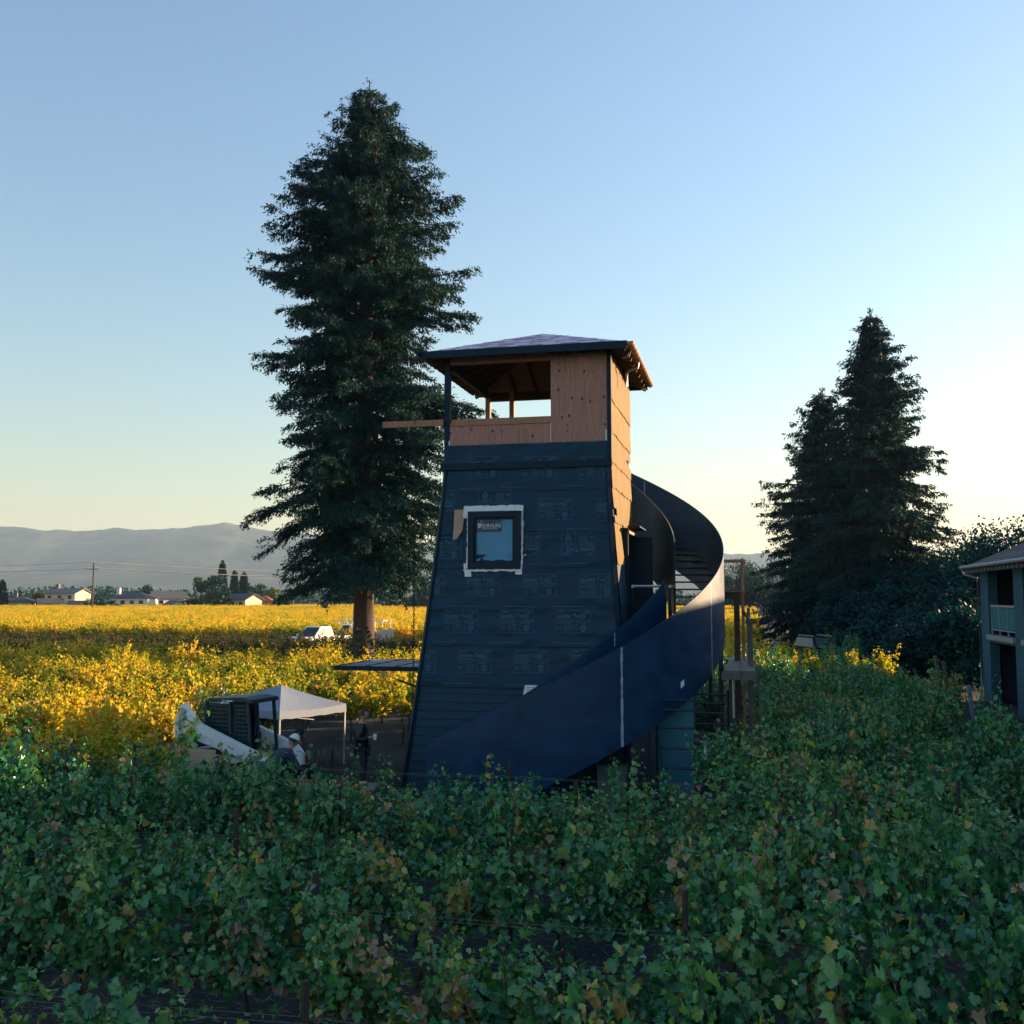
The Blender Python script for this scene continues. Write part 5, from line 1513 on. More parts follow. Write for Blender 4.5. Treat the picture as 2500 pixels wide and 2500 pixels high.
def broadleaf(name, label, loc, H, RX, seed, mat, n=2500, leaf=0.22, z0=0.25, trunk_r=0.2, nclump=26, group=None, flat=0.8, cat='tree'):
    rg = np.random.default_rng(seed)
    t = thing(name, label, cat, loc, rg.uniform(0, 6), group)
    cz = H * (z0 + 1) / 2; rz_ = H * (1 - z0) / 2
    cl = []
    while len(cl) < nclump:
        v = rg.normal(size=3); v /= np.linalg.norm(v)
        r = rg.uniform(0.35, 1.0) ** 0.6
        cl.append((v[0] * RX * r * 0.85, v[1] * RX * r * 0.85, cz + v[2] * rz_ * r * 0.85, rg.uniform(0.22, 0.42) * min(RX, rz_)))
    m = MB(); m.tube([(0, 0, 0), (0.02 * H, 0, H * z0 * 0.7), (0, 0.02 * H, cz)], [trunk_r, trunk_r * 0.8, trunk_r * 0.4], 8)
    m.build('trunk', m_bark2, t, smooth=True)
    lb = MB()
    for c in cl[::2]:
        lb.tube([(0, 0, H * z0 * 0.8 + 0.15 * c[2]), (c[0] * 0.5, c[1] * 0.5, c[2] * 0.72 + 0.1 * H), (c[0], c[1], c[2])], [trunk_r * 0.45, trunk_r * 0.25, trunk_r * 0.1], 5)
    lb.build('limbs', m_bark2, t)
    per = n // nclump
    Ps, Ts = [], []
    for c in cl:
        v = rg.normal(size=(per, 3)); v /= np.linalg.norm(v, axis=1, keepdims=True)
        rr = rg.uniform(0, 1, per) ** 0.45 * c[3] * (1 + 0.25 * rg.normal(size=per))
        p = np.array(c[:3]) + v * rr[:, None] * np.array([1.15, 1.15, flat])
        Ps.append(p); Ts.append(np.clip(rg.normal(0.4, 0.2, per) + rg.normal(0, 0.12), 0, 1))
    P = np.concatenate(Ps); T_ = np.concatenate(Ts)
    D_ = rg.normal(size=P.shape) + np.array([0, 0, -0.3])
    co, q = kites(P, D_, rg.uniform(0.7, 1.3, len(P)) * leaf, rg.uniform(0.7, 1.3, len(P)) * leaf * 0.34, rg)
    me = mesh_np('crown', co, q, mat); set_tint(me, np.repeat(T_, 4))
    kind(obj('crown', me, t), 'stuff')
    return t

# the tall redwood
BIG = at(886, 1580, 47)
prof_big = [(0.13, 3.2), (0.20, 3.7), (0.26, 4.3), (0.32, 4.8), (0.37, 4.0), (0.42, 4.9), (0.46, 5.4), (0.50, 4.5), (0.56, 4.4), (0.62, 4.5), (0.68, 4.9), (0.75, 4.7), (0.80, 4.1), (0.85, 3.1), (0.885, 2.3), (0.92, 1.7), (0.95, 1.15), (0.975, 0.65), (1.0, 0.22)]
conifer('redwood_tree', 'tallest redwood with thick trunk standing left of the tower', (BIG.x, BIG.y, 0), 28.7, prof_big, 5.0, 0.50, 520, 8.0, 3, blade=(0.17, 0.027), fluff=44)
# redwoods on the right
Rr = at(2148, 1600, 70)
prof_r = [(0.06, 5.8), (0.2, 6.0), (0.35, 5.6), (0.5, 4.8), (0.6, 4.1), (0.7, 3.3), (0.78, 2.7), (0.84, 2.0), (0.9, 1.4), (0.95, 0.8), (1.0, 0.2)]
conifer('redwood_tree', 'pointed dark redwood, tallest of the trees right of the stair', (Rr.x, Rr.y, 0), 24.2, prof_r, 1.0, 0.45, 420, 6.0, 8, blade=(0.25, 0.042), fluff=26)
R2 = at(2024, 1600, 74)
prof_r2 = [(0.06, 5.2), (0.25, 5.6), (0.4, 5.2), (0.55, 4.5), (0.7, 3.4), (0.85, 2.0), (0.95, 0.9), (1.0, 0.2)]
conifer('redwood_tree', 'shorter layered redwood leaning on the left of the pointed one', (R2.x, R2.y, 0), 19.4, prof_r2, 0.8, 0.40, 320, 5.6, 9, blade=(0.25, 0.042), fluff=26)
# small redwood sprout at the big trunk's foot
sp = at(886, 1570, 45.9)
def sprout():
    t = thing('redwood_sprout', 'young feathery redwood sprout at the foot of the big trunk', 'sapling', (sp.x, sp.y, 0))
    m = MB(); rg = np.random.default_rng(4); Ps, Ds = [], []
    m.tube([(0, 0, 0), (0.02, 0, 1.6), (0, 0, 2.9)], [0.03, 0.02, 0.008], 5)
    for k in range(16):
        z = 1.2 + k * 0.1; L = 0.75 * (1 - (z - 1.2) / 1.9); s = 1 if k % 2 else -1
        m.tube([(0, 0, z), (s * L * 0.6, 0.05, z + 0.28 * L), (s * L, 0.05, z + 0.5 * L)], 0.006, 4)
        u = rg.uniform(0.1, 1, 22)
        Ps.append(np.c_[s * L * u, 0.05 + rg.normal(0, 0.03, 22), z + 0.5 * L * u]); Ds.append(np.c_[np.full(22, s * 0.6), rg.normal(0, 0.5, 22), rg.normal(0.1, 0.5, 22)])
    m.build('stem', m_bark, t)
    P = np.concatenate(Ps); co, q = kites(P, np.concatenate(Ds), np.full(len(P), 0.2), np.full(len(P), 0.03), rg)
    me = mesh_np('foliage', co, q, m_needles); set_tint(me, np.full(len(co), 0.6)); kind(obj('foliage', me, t), 'stuff')
sprout()
# dark broadleaf screen at the right
scr = [(2415, 62, 8.6, 5.0, 'round-topped dark tree rising behind the inn roof'),
       (2512, 58, 9.3, 5.0, 'dark bushy tree at the right frame edge above the inn roof'),
       (2300, 68, 7.4, 4.6, 'dark bushy tree between the pointed redwood and the inn'),
       (2235, 62, 5.2, 3.6, 'low dark shrubby tree below the pointed redwood'),
       (2350, 56, 5.0, 3.4, 'low dark shrubby tree left of the inn downspout'),
       (2120, 64, 4.6, 3.4, 'low dark shrub under the redwoods beside the parked car'),
       (2290, 50, 3.6, 3.0, 'low dark hedge clump behind the two leaning posts'), (2200, 55, 3.4, 3.0, 'low dark hedge clump behind the shaded vines'), (2368, 47, 3.8, 2.2, 'dark hedge clump against the far corner of the inn')]
for i, (px, Y, H, rx, lab) in enumerate(scr):
    p = at(px, 1600, Y)
    broadleaf('dark_tree', lab, (p.x, p.y, 0), H, rx, 40 + i, m_dkleaf, n=12000, leaf=0.23, z0=0.06, trunk_r=0.18, nclump=34, group='dark trees screening the right side')
lane_trees = [(1860, 120, 9.5, 5.0, 'dark tree at the left end of the lane trees'), (1905, 105, 8.8, 4.6, 'second dark tree along the lane from the left'),
              (1955, 96, 9.6, 4.6, 'tall dark tree over the picket fence'), (1995, 86, 8.0, 4.2, 'dark tree behind the parked car'), (1838, 165, 8.5, 4.2, 'far dark tree where the lane narrows'),
              (1796, 212, 11.0, 5.5, 'leftmost dark tree closing the end of the lane'), (1832, 218, 12.4, 6.0, 'tall dark tree closing the end of the lane'), (1868, 210, 12.0, 6.0, 'broad dark tree just right of the lane end'), (1900, 205, 11.5, 6.0, 'dark tree above the white cabinet on the lane')]
for i, (px, Y, H, rx, lab) in enumerate(lane_trees):
    p = at(px, 1560, Y)
    u_, v_ = UV(p.x, p.y)
    if v_ < 198 and u_ - rx * 0.75 < 6.6: u_ = 6.6 + rx * 0.75
    p = W(u_, v_)
    broadleaf('lane_tree', lab, (p.x, p.y, 0), H, rx, 60 + i, m_dkleaf, n=7000, leaf=0.32, z0=0.10, trunk_r=0.2, nclump=30, group='dark trees along the lane')
# unseen trees added beyond the inn, outside the frame, to shade the front rows
for i, (u_, v_, H, rx) in enumerate(((24, 33.5, 14, 5.5), (25, 24, 13.5, 5.5), (24, 14, 13, 5.5), (23, 4, 13, 5.5), (31, 52, 12, 5.0))):
    p = W(u_, v_)
    broadleaf('added_shade_tree', 'unseen tall tree added behind the inn for its shade', (p.x, p.y, 0), H, rx, 80 + i, m_dkleaf, n=3000, leaf=0.55, z0=0.1, trunk_r=0.25, nclump=30, group='unseen trees added for shade')

# ------------------------------------------------------------------ grapevines
VSTOPS = [(0.0, (0.006, 0.068, 0.042)), (0.30, (0.030, 0.170, 0.074)), (0.55, (0.11, 0.28, 0.085)), (0.70, (0.29, 0.35, 0.080)), (0.82, (0.36, 0.28, 0.050)), (0.92, (0.40, 0.24, 0.12)), (1.0, (0.30, 0.20, 0.16))]
GSTOPS = [(0.0, (0.060, 0.14, 0.022)), (0.25, (0.20, 0.27, 0.025)), (0.50, (0.58, 0.48, 0.036)), (0.75, (0.74, 0.48, 0.060)), (0.9, (0.70, 0.36, 0.10)), (1.0, (0.50, 0.25, 0.11))]
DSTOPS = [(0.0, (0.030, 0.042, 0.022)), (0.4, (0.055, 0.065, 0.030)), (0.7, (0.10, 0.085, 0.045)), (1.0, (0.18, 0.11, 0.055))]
m_vine = leafmat('vine_leaf', VSTOPS, trans=0.28, tcol=(1.1, 1.25, 0.5), rough=0.33, spec=0.6)
m_gold = leafmat('golden_vine_leaf', GSTOPS, trans=0.45, tcol=(1.25, 1.1, 0.5), rough=0.55, spec=0.25, patch=0.36, pscale=0.12)
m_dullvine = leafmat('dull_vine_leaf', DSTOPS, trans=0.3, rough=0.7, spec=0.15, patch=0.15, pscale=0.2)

LEAF_O = np.array([(0, 0.0), (0.30, -0.14), (0.54, 0.08), (0.42, 0.25), (0.62, 0.50), (0.33, 0.60), (0.27, 0.86), (0.0, 1.05), (-0.27, 0.84), (-0.34, 0.60), (-0.60, 0.52), (-0.43, 0.26), (-0.54, 0.10), (-0.30, -0.14)], np.float32)
def lobed(P, D, N, S, rg, lod=0):
    """lobed grape leaves: P attachment, D blade direction, N blade normal, S size"""
    d = D / np.linalg.norm(D, axis=1, keepdims=True)
    s = np.cross(d, N); s /= np.maximum(1e-5, np.linalg.norm(s, axis=1, keepdims=True)); n = np.cross(s, d)
    k = len(P)
    if lod == 0:
        o = LEAF_O; ctr = np.array([[0, 0.36]], np.float32); pts = np.concatenate([ctr, o])
        fan = np.array([(0, i + 1, (i + 1) % len(o) + 1) for i in range(len(o))], np.int32)
    else:
        pts = np.array([(0, 0.3), (0, 0), (0.52, 0.12), (0.44, 0.62), (0, 1.0), (-0.44, 0.62), (-0.52, 0.12)], np.float32)
        fan = np.array([(0, i + 1, (i + 1) % 6 + 1) for i in range(6)], np.int32)
    m = len(pts)
    x = pts[:, 0][None] * rg.uniform(0.9, 1.15, (k, 1)); y = pts[:, 1][None].repeat(k, 0)
    cup = rg.uniform(-1.4, 1.6, (k, 1)); fold = rg.uniform(0.0, 1.2, (k, 1)); tip = rg.uniform(-0.5, 1.4, (k, 1))
    z = -cup * (x ** 2) * 0.9 + fold * np.abs(x) * 0.6 - tip * np.clip(y - 0.45, 0, 1) ** 1.5 + rg.normal(0, 0.05, (k, m))
    co = P[:, None] + (s[:, None] * x[..., None] + d[:, None] * y[..., None] + n[:, None] * z[..., None]) * S[:, None, None]
    tri = (np.arange(k)[:, None, None] * m + fan[None]).reshape(-1, 3)
    return co.reshape(-1, 3), tri, m
def vine_mesh(seed, mat, lod=0, nshoot=24, tall=0.24, hgt=1.0, yellow=0.07, mean=0.28, dense=1.0, length=0.95):
    """local x along the row; leaves on shoots from a cordon at 0.85 m; returns (leaf mesh, wood mesh)"""
    rg = np.random.default_rng(seed)
    Ps, Ds, Ns, Ss, Ts = [], [], [], [], []
    wood = MB()
    wood.tube([(0.02, 0.0, 0.0), (-0.03, 0.03, 0.35), (0.04, -0.02, 0.62), (0.0, 0.0, 0.86)], [0.045, 0.035, 0.034, 0.030], 6)
    for s in (-1, 1):
        wood.tube([(0, 0, 0.84), (s * 0.25, 0.02, 0.90), (s * 0.55, -0.02, 0.88), (s * 0.9, 0.01, 0.90)], [0.028, 0.022, 0.018, 0.012], 5)
    shoot_turn = rg.uniform(size=nshoot) < 0.13
    for k in range(nshoot):
        x0 = rg.uniform(-length, length)
        h = rg.uniform(0.55, 1.16) * hgt
        if rg.uniform() < tall: h *= rg.uniform(1.15, 1.55)
        if k < nshoot * 0.22: h = rg.uniform(0.25, 0.5)
        side = rg.choice((-1, 1)); out = rg.uniform(0.0, 0.32); ax = rg.normal(0, 0.20)
        arch = rg.uniform(0.0, 1.0) ** 2 * 0.65 if k >= nshoot * 0.22 else rg.uniform(0.9, 1.8)
        n = 9
        tt = np.linspace(0, 1, n)
        px = x0 + ax * tt; py = side * (0.05 + out * tt ** 1.3 + arch * 0.35 * np.clip(tt - 0.6, 0, 1))
        pz = 0.86 + h * tt - arch * h * 1.6 * np.clip(tt - 0.62, 0, 1) ** 1.35
        pts = np.c_[px, py, pz]
        if lod == 0:
            wood.tube([tuple(p) for p in pts[::2]], [0.006, 0.0055, 0.005, 0.004, 0.003], 3)
        nl = int(rg.uniform(30, 44) * dense * (0.75 + 0.35 * h))
        u = np.clip(np.linspace(0.03, 1.0, nl) + rg.normal(0, 0.02, nl), 0, 1)
        P = np.c_[[np.interp(u, tt, pts[:, i]) for i in range(3)]].T
        alt = np.where(np.arange(nl) % 2, 1, -1)
        az = rg.uniform(-0.9, 0.9, nl) + np.where(rg.uniform(size=nl) < 0.75, side, -side) * math.pi / 2
        outd = np.c_[np.cos(az), np.sin(az), rg.normal(0.05, 0.35, nl)]
        pet = rg.uniform(0.05, 0.14, nl)
        P = P + outd * pet[:, None]
        D = outd * 0.55 + np.c_[rg.normal(0, 0.35, (nl, 2)), rg.uniform(-1.0, -0.15, nl)]
        N = outd * 0.8 + np.c_[rg.normal(0, 0.55, (nl, 2)), rg.uniform(-0.1, 1.0, nl)]
        S = (0.045 + 0.070 * rg.uniform(0, 1, nl) ** 1.3) * np.where(u > 0.82, 0.6, 1.0)
        T = np.clip(rg.normal(mean + (0 if lod else rg.normal(0, 0.06)), 0.075 if lod == 0 else 0.13, nl), 0, 0.66)
        if k % 8 == 0:
            T += rg.uniform(0.0, 0.12)
        if lod == 0:
            # turning leaves keep together: a few shoots, mostly low on them
            py_ = yellow * (6.0 if shoot_turn[k] else 0.25) * np.where(u < 0.45, 1.5, 0.7)
        else:
            py_ = yellow
        yl = rg.uniform(size=nl) < py_
        T = np.where(yl, rg.uniform(0.70, 1.0, nl), T)
        Ps.append(P); Ds.append(D); Ns.append(N); Ss.append(S); Ts.append(T)
    P, D, N, S, T = (np.concatenate(a) for a in (Ps, Ds, Ns, Ss, Ts))
    if lod:
        S = S * (1.25 if lod == 1 else 1.6)
        if lod == 2:
            keep = rg.uniform(size=len(P)) < 0.65; T = T * 0.6 + 0.4 * mean
            P, D, N, S, T = P[keep], D[keep], N[keep], S[keep], T[keep]
    co, tri, m = lobed(P, D, N, S, rg, lod)
    me = mesh_np('foliage', co, tri, mat, smooth=False); 
    TT = np.repeat(T, m).reshape(-1, m) + rg.normal(0, 0.045, (len(T), m))
    TT[:, 0] += 0.10
    if lod == 0:
        scorch = rg.uniform(size=len(T)) < 0.03
        TT[scorch, 1:] = np.maximum(TT[scorch, 1:], rg.uniform(0.55, 0.98, (int(scorch.sum()), m - 1)))
    set_tint(me, np.clip(TT, 0, 1).ravel())
    wm = bpy.data.meshes.new('vine_wood'); wm.from_pydata(wood.v, [], wood.f); wm.materials.append(m_vinewood)
    return me, wm

NEAR = [vine_mesh(100 + i, m_vine, 0, nshoot=40, yellow=(0.06, 0.08, 0.08, 0.15, 0.09, 0.07, 0.22, 0.08, 0.10, 0.08)[i], mean=(0.30, 0.26, 0.38, 0.42, 0.28, 0.34, 0.46, 0.27, 0.36, 0.32)[i], hgt=(1.0, 0.94, 1.05, 0.9, 1.0, 1.1, 0.92, 1.0, 0.97, 1.02)[i]) for i in range(10)]
MID = [vine_mesh(200 + i, m_gold, 1, nshoot=32, tall=0.12, yellow=0.08, mean=(0.14, 0.30, 0.46, 0.22, 0.54, 0.36)[i]) for i in range(6)]
FAR = [vine_mesh(300 + i, m_gold, 2, nshoot=26, tall=0.06, yellow=0.06, mean=(0.34, 0.46, 0.54, 0.38, 0.50)[i]) for i in range(5)]
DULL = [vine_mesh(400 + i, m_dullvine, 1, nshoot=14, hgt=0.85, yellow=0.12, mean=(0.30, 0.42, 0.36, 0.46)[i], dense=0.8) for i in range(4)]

def in_clearing(u, v):
    if (-10.4 if v < 18 else -12.4) < u < -0.2 and 16.3 < v < 26.8: return True
    return False
def vine_rows():
    spots = []           # (Y, x, y, kind, u, v)
    rows = [6.2 + 2.2 * k for k in range(19)] + [50.3 + 2.4 * k for k in range(8)] + [80 + 2.4 * k for k in range(84)]
    for ri, v in enumerate(rows):
        x_ext = 0.54 * (v + 4) + 6
        u = -x_ext - v * 0.28
        u += random.uniform(0, 1.5)
        while u < x_ext + 2:
            sp_ = 1.55
            uu = u + random.uniform(-0.15, 0.15)
            u += sp_
            p = W(uu, v + random.uniform(-0.05, 0.05))
            if p.y < 4.2 or abs(p.x) > 0.53 * p.y + 3.0: continue
            if in_clearing(uu, v): continue
            if v < 49 and uu > 5.2: continue
            if v >= 49 and uu > 0.4 and v < 80: 
                if not (v < 54 and uu < 5.2): continue
            if v >= 80 and uu > 0.6: continue
            if (Vector((p.x, p.y)) - Vector((BIG.x, BIG.y))).length < 1.1: continue
            if random.random() < 0.02: continue
            if v < 17: kd = 'near'
            elif v < 50:
                kd = 'near' if uu > -4.5 else ('mid' if (v > 26 or random.random() < 0.9) else 'near')
                if kd == 'near' and uu > -4.5 and v > 42: kd = 'mid'
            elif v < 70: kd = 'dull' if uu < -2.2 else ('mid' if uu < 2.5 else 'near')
            else: kd = 'far'
            vis = abs(p.x) < 0.505 * p.y + 0.6
            spots.append((p.y, p.x, kd, vis, uu, v))
    return spots
SPOTS = vine_rows()
vis = sorted([s for s in SPOTS if s[3]], key=lambda s: s[0])
indiv = set(id(s) for s in vis[:300])
ORD = ['first', 'second', 'third', 'fourth', 'fifth', 'sixth', 'seventh', 'eighth', 'ninth', 'tenth', 'eleventh', 'twelfth', 'thirteenth', 'fourteenth', 'fifteenth', 'sixteenth', 'seventeenth', 'eighteenth', 'nineteenth', 'twentieth']
def vine_label(s):
    u, v = s[4], s[5]
    rows5 = ('front row along the bottom edge', 'second row from the camera', 'third row from the camera', 'fourth row from the camera', 'row just before the tower')
    ri = int(round((v - 6.2) / 2.2))
    if ri < 5:
        same = sorted(q[4] for q in vis[:300] if int(round((q[5] - 6.2) / 2.2)) == ri)
        return ('%s green grapevine from the left in the %s' % (ORD[min(19, same.index(u))], rows5[ri]), 'vines of the five front rows')
    if v < 7.5: return ('leafy green grapevine in the front row along the bottom edge', 'vines of the front row')
    if v < 9.5: return ('leafy green grapevine in the second row from the camera', 'vines of the second row')
    if v < 11.7: return ('leafy green grapevine in the third row from the camera', 'vines of the third row')
    if v < 13.9: return ('leafy green grapevine in the fourth row from the camera', 'vines of the fourth row')
    if v < 16: return ('leafy green grapevine in the row just in front of the tower', 'vines of the row before the tower')
    if u > -0.5: return ('shaded green grapevine in the block right of the stair', 'vines right of the stair')
    if u < -12: return ('yellow-green grapevine in the rows left of the loader', 'vines left of the loader')
    return ('sunlit golden grapevine in the rows behind the canopy', 'vines behind the canopy')
LOOSE = None
def loose_leaf():
    rg = np.random.default_rng(77)
    out = []
    for i in range(4):
        co, tri, m = lobed(np.zeros((1, 3)), np.array([[0, 0, -1.0]]), np.array([[0, -1.0, 0.2]]), np.array([0.10]), rg, 0)
        me = mesh_np('leaf', co, tri, m_vine, smooth=True); set_tint(me, np.full(len(co), (0.83, 0.76, 0.93, 0.97)[i])); out.append(me)
    return out
LOOSE = loose_leaf()
def place_vines():
    rest = {'near': [], 'mid': [], 'far': [], 'dull': []}
    kindmesh = {'near': NEAR, 'mid': MID, 'far': FAR, 'dull': DULL}
    cnt = 0
    for s in SPOTS:
        Y, X, kd, _, u, v = s
        if id(s) not in indiv:
            rest[kd].append((X, Y)); continue
        lab, grp = vine_label(s)
        lst = kindmesh[kd]
        fo, wo = lst[random.randrange(len(lst))]
        t = thing('grapevine', lab, 'grapevine', (X, Y, 0), -PHI + (math.pi if random.random() < 0.5 else 0) + random.uniform(-0.06, 0.06), grp)
        sc_ = random.uniform(0.95, 1.06)
        hz = random.uniform(0.76, 1.14) * ((0.80 if -8.6 < u < -4.6 else 0.92) if 14 < v < 16 else 1.0)
        t.scale = (sc_, sc_ * random.uniform(0.75, 1.05), hz)
        obj('trunk', wo, t)
        kind(obj('foliage', fo, t), 'stuff')
        if Y < 13.5 and abs(X) < 0.5 * Y:
            for k in range(random.choice((0, 1, 2, 3))):
                l = obj('leaf', LOOSE[random.randrange(4)], t)
                l.location = (random.uniform(-0.9, 0.9), random.choice((-1, 1)) * random.uniform(0.30, 0.50), random.uniform(0.75, 1.75))
                l.rotation_euler = (random.uniform(-0.5, 0.5), random.uniform(-0.5, 0.5), random.uniform(-1.2, 1.2))
        cnt += 1
    # the vines beyond: one field object per kind, instanced foliage
    for kd, pts in rest.items():
        if not pts: continue
        col = bpy.data.collections.new('vine_sources_' + kd)
        lst = kindmesh[kd]
        for fo, wo in lst:
            o = bpy.data.objects.new('vine_source', fo); col.objects.link(o)
        me = bpy.data.meshes.new('vine_field'); me.vertices.add(len(pts))
        me.vertices.foreach_set('co', np.array([(x, y, 0) for x, y in pts], np.float32).ravel())
        n = len(pts)
        a_ = me.attributes.new('rz', 'FLOAT', 'POINT'); a_.data.foreach_set('value', (-PHI + math.pi * rng.integers(0, 2, n) + rng.normal(0, 0.05, n)).astype(np.float32))
        a_ = me.attributes.new('sz', 'FLOAT', 'POINT'); a_.data.foreach_set('value', rng.uniform(0.9, 1.08, n).astype(np.float32))
        a_ = me.attributes.new('pick', 'INT', 'POINT'); a_.data.foreach_set('value', rng.integers(0, len(lst), n).astype(np.int32))
        o = obj('vine_field', me)
        o['kind'] = 'stuff'
        o['label'] = {'near': 'shaded green vine rows further back', 'mid': 'sunlit golden vine rows behind the tower', 'far': 'far golden vineyard reaching to the houses', 'dull': 'dull grey-green vine rows around the big redwood'}[kd]
        o['category'] = 'vineyard'
        ng = bpy.data.node_groups.new('vine_scatter_' + kd, 'GeometryNodeTree')
        ng.interface.new_socket('Geometry', in_out='INPUT', socket_type='NodeSocketGeometry')
        ng.interface.new_socket('Geometry', in_out='OUTPUT', socket_type='NodeSocketGeometry')
        N_ = ng.nodes; gi = N_.new('NodeGroupInput'); go = N_.new('NodeGroupOutput')
        ci = N_.new('GeometryNodeCollectionInfo'); ci.inputs['Collection'].default_value = col
        ci.inputs['Separate Children'].default_value = True; ci.inputs['Reset Children'].default_value = True
        ip = N_.new('GeometryNodeInstanceOnPoints'); ip.inputs['Pick Instance'].default_value = True
        def na(nm, dt):
            q = N_.new('GeometryNodeInputNamedAttribute'); q.data_type = dt; q.inputs['Name'].default_value = nm
            return q.outputs['Attribute']
        cx = N_.new('ShaderNodeCombineXYZ'); ng.links.new(na('rz', 'FLOAT'), cx.inputs['Z'])
        ng.links.new(gi.outputs[0], ip.inputs['Points']); ng.links.new(ci.outputs[0], ip.inputs['Instance'])
        ng.links.new(na('pick', 'INT'), ip.inputs['Instance Index']); ng.links.new(cx.outputs[0], ip.inputs['Rotation'])
        ng.links.new(na('sz', 'FLOAT'), ip.inputs['Scale']); ng.links.new(ip.outputs[0], go.inputs[0])
        md = o.modifiers.new('scatter', 'NODES'); md.node_group = ng
    print('vines', cnt, {k: len(v) for k, v in rest.items()})
place_vines()

# trellis rows: stakes and wires
def trellis():
    names = {0: 'trellis of dark stakes and wires in the front vine row', 1: 'trellis of dark stakes and wires in the second vine row', 2: 'trellis of dark stakes and wires in the third vine row',
             3: 'trellis of dark stakes and wires in the fourth vine row', 4: 'trellis of dark stakes and wires in the row before the tower'}
    for k in range(5):
        v = 6.2 + 2.2 * k
        ext = 0.54 * (v + 3) + 3
        t = thing('trellis', names[k], 'trellis', W(0, v), -PHI, 'vine row trellises')
        u = -ext - v * 0.24
        u1 = min(5.4, ext)
        us = []
        x = u + random.uniform(0, 1.6)
        while x < u1:
            us.append(x); x += 3.1
        for x in us:
            h = random.uniform(1.72, 1.92); ln = random.uniform(-0.03, 0.03)
            MB().bar((x, 0, 0), (x + ln, random.uniform(-0.02, 0.02), h), 0.045, 0.03).build('stake', m_stake, t)
        for z, dy in ((0.88, 0.0), (1.22, 0.05), (1.22, -0.05), (1.55, 0.05), (1.55, -0.05)):
            pts = []
            for a_, b_ in zip(us[:-1], us[1:]):
                for q in (0, 0.33, 0.66):
                    xx = a_ + (b_ - a_) * q
                    pts.append((xx, dy, z - 0.03 * math.sin(math.pi * q)))
            MB().tube(pts, 0.0020, 3).build('wire', m_wire, t)
trellis()

# dry straw on the open ground near the camera
def straw():
    n = 12000
    P = []; 
    Y = rng.uniform(7.5, 19, n); X = rng.uniform(-0.55, 0.55, n) * Y
    P = np.c_[X, Y, np.full(n, 0.015)]
    a_ = rng.uniform(0, 6.28, n); D = np.c_[np.cos(a_), np.sin(a_), rng.uniform(0.0, 0.28, n)]
    co, q = kites(P, D, rng.uniform(0.06, 0.26, n), np.full(n, 0.004), rng)
    me = mesh_np('dry_straw', co, q, pm('straw', (0.15, 0.15, 0.13), 0.8, 0.3, 3.0))
    o = obj('dry_straw', me); o['kind'] = 'stuff'; o['label'] = 'dry straw lying between the vine rows'; o['category'] = 'straw'
    n = 5000
    Y = rng.uniform(16, 27, n); X = rng.uniform(-9, 1, n)
    P = np.c_[X, Y, np.full(n, 0.01)]
    D = np.c_[rng.normal(0, 0.5, n), rng.normal(0, 0.5, n), np.ones(n)]
    co, q = kites(P, D, rng.uniform(0.04, 0.13, n), np.full(n, 0.006), rng)
    me = mesh_np('weeds', co, q, m_ltleaf); set_tint(me, np.repeat(rng.uniform(0, 0.5, n), 4))
    o = obj('weeds', me); o['kind'] = 'stuff'; o['label'] = 'short weeds on the cleared ground left of the tower'; o['category'] = 'grass'
straw()

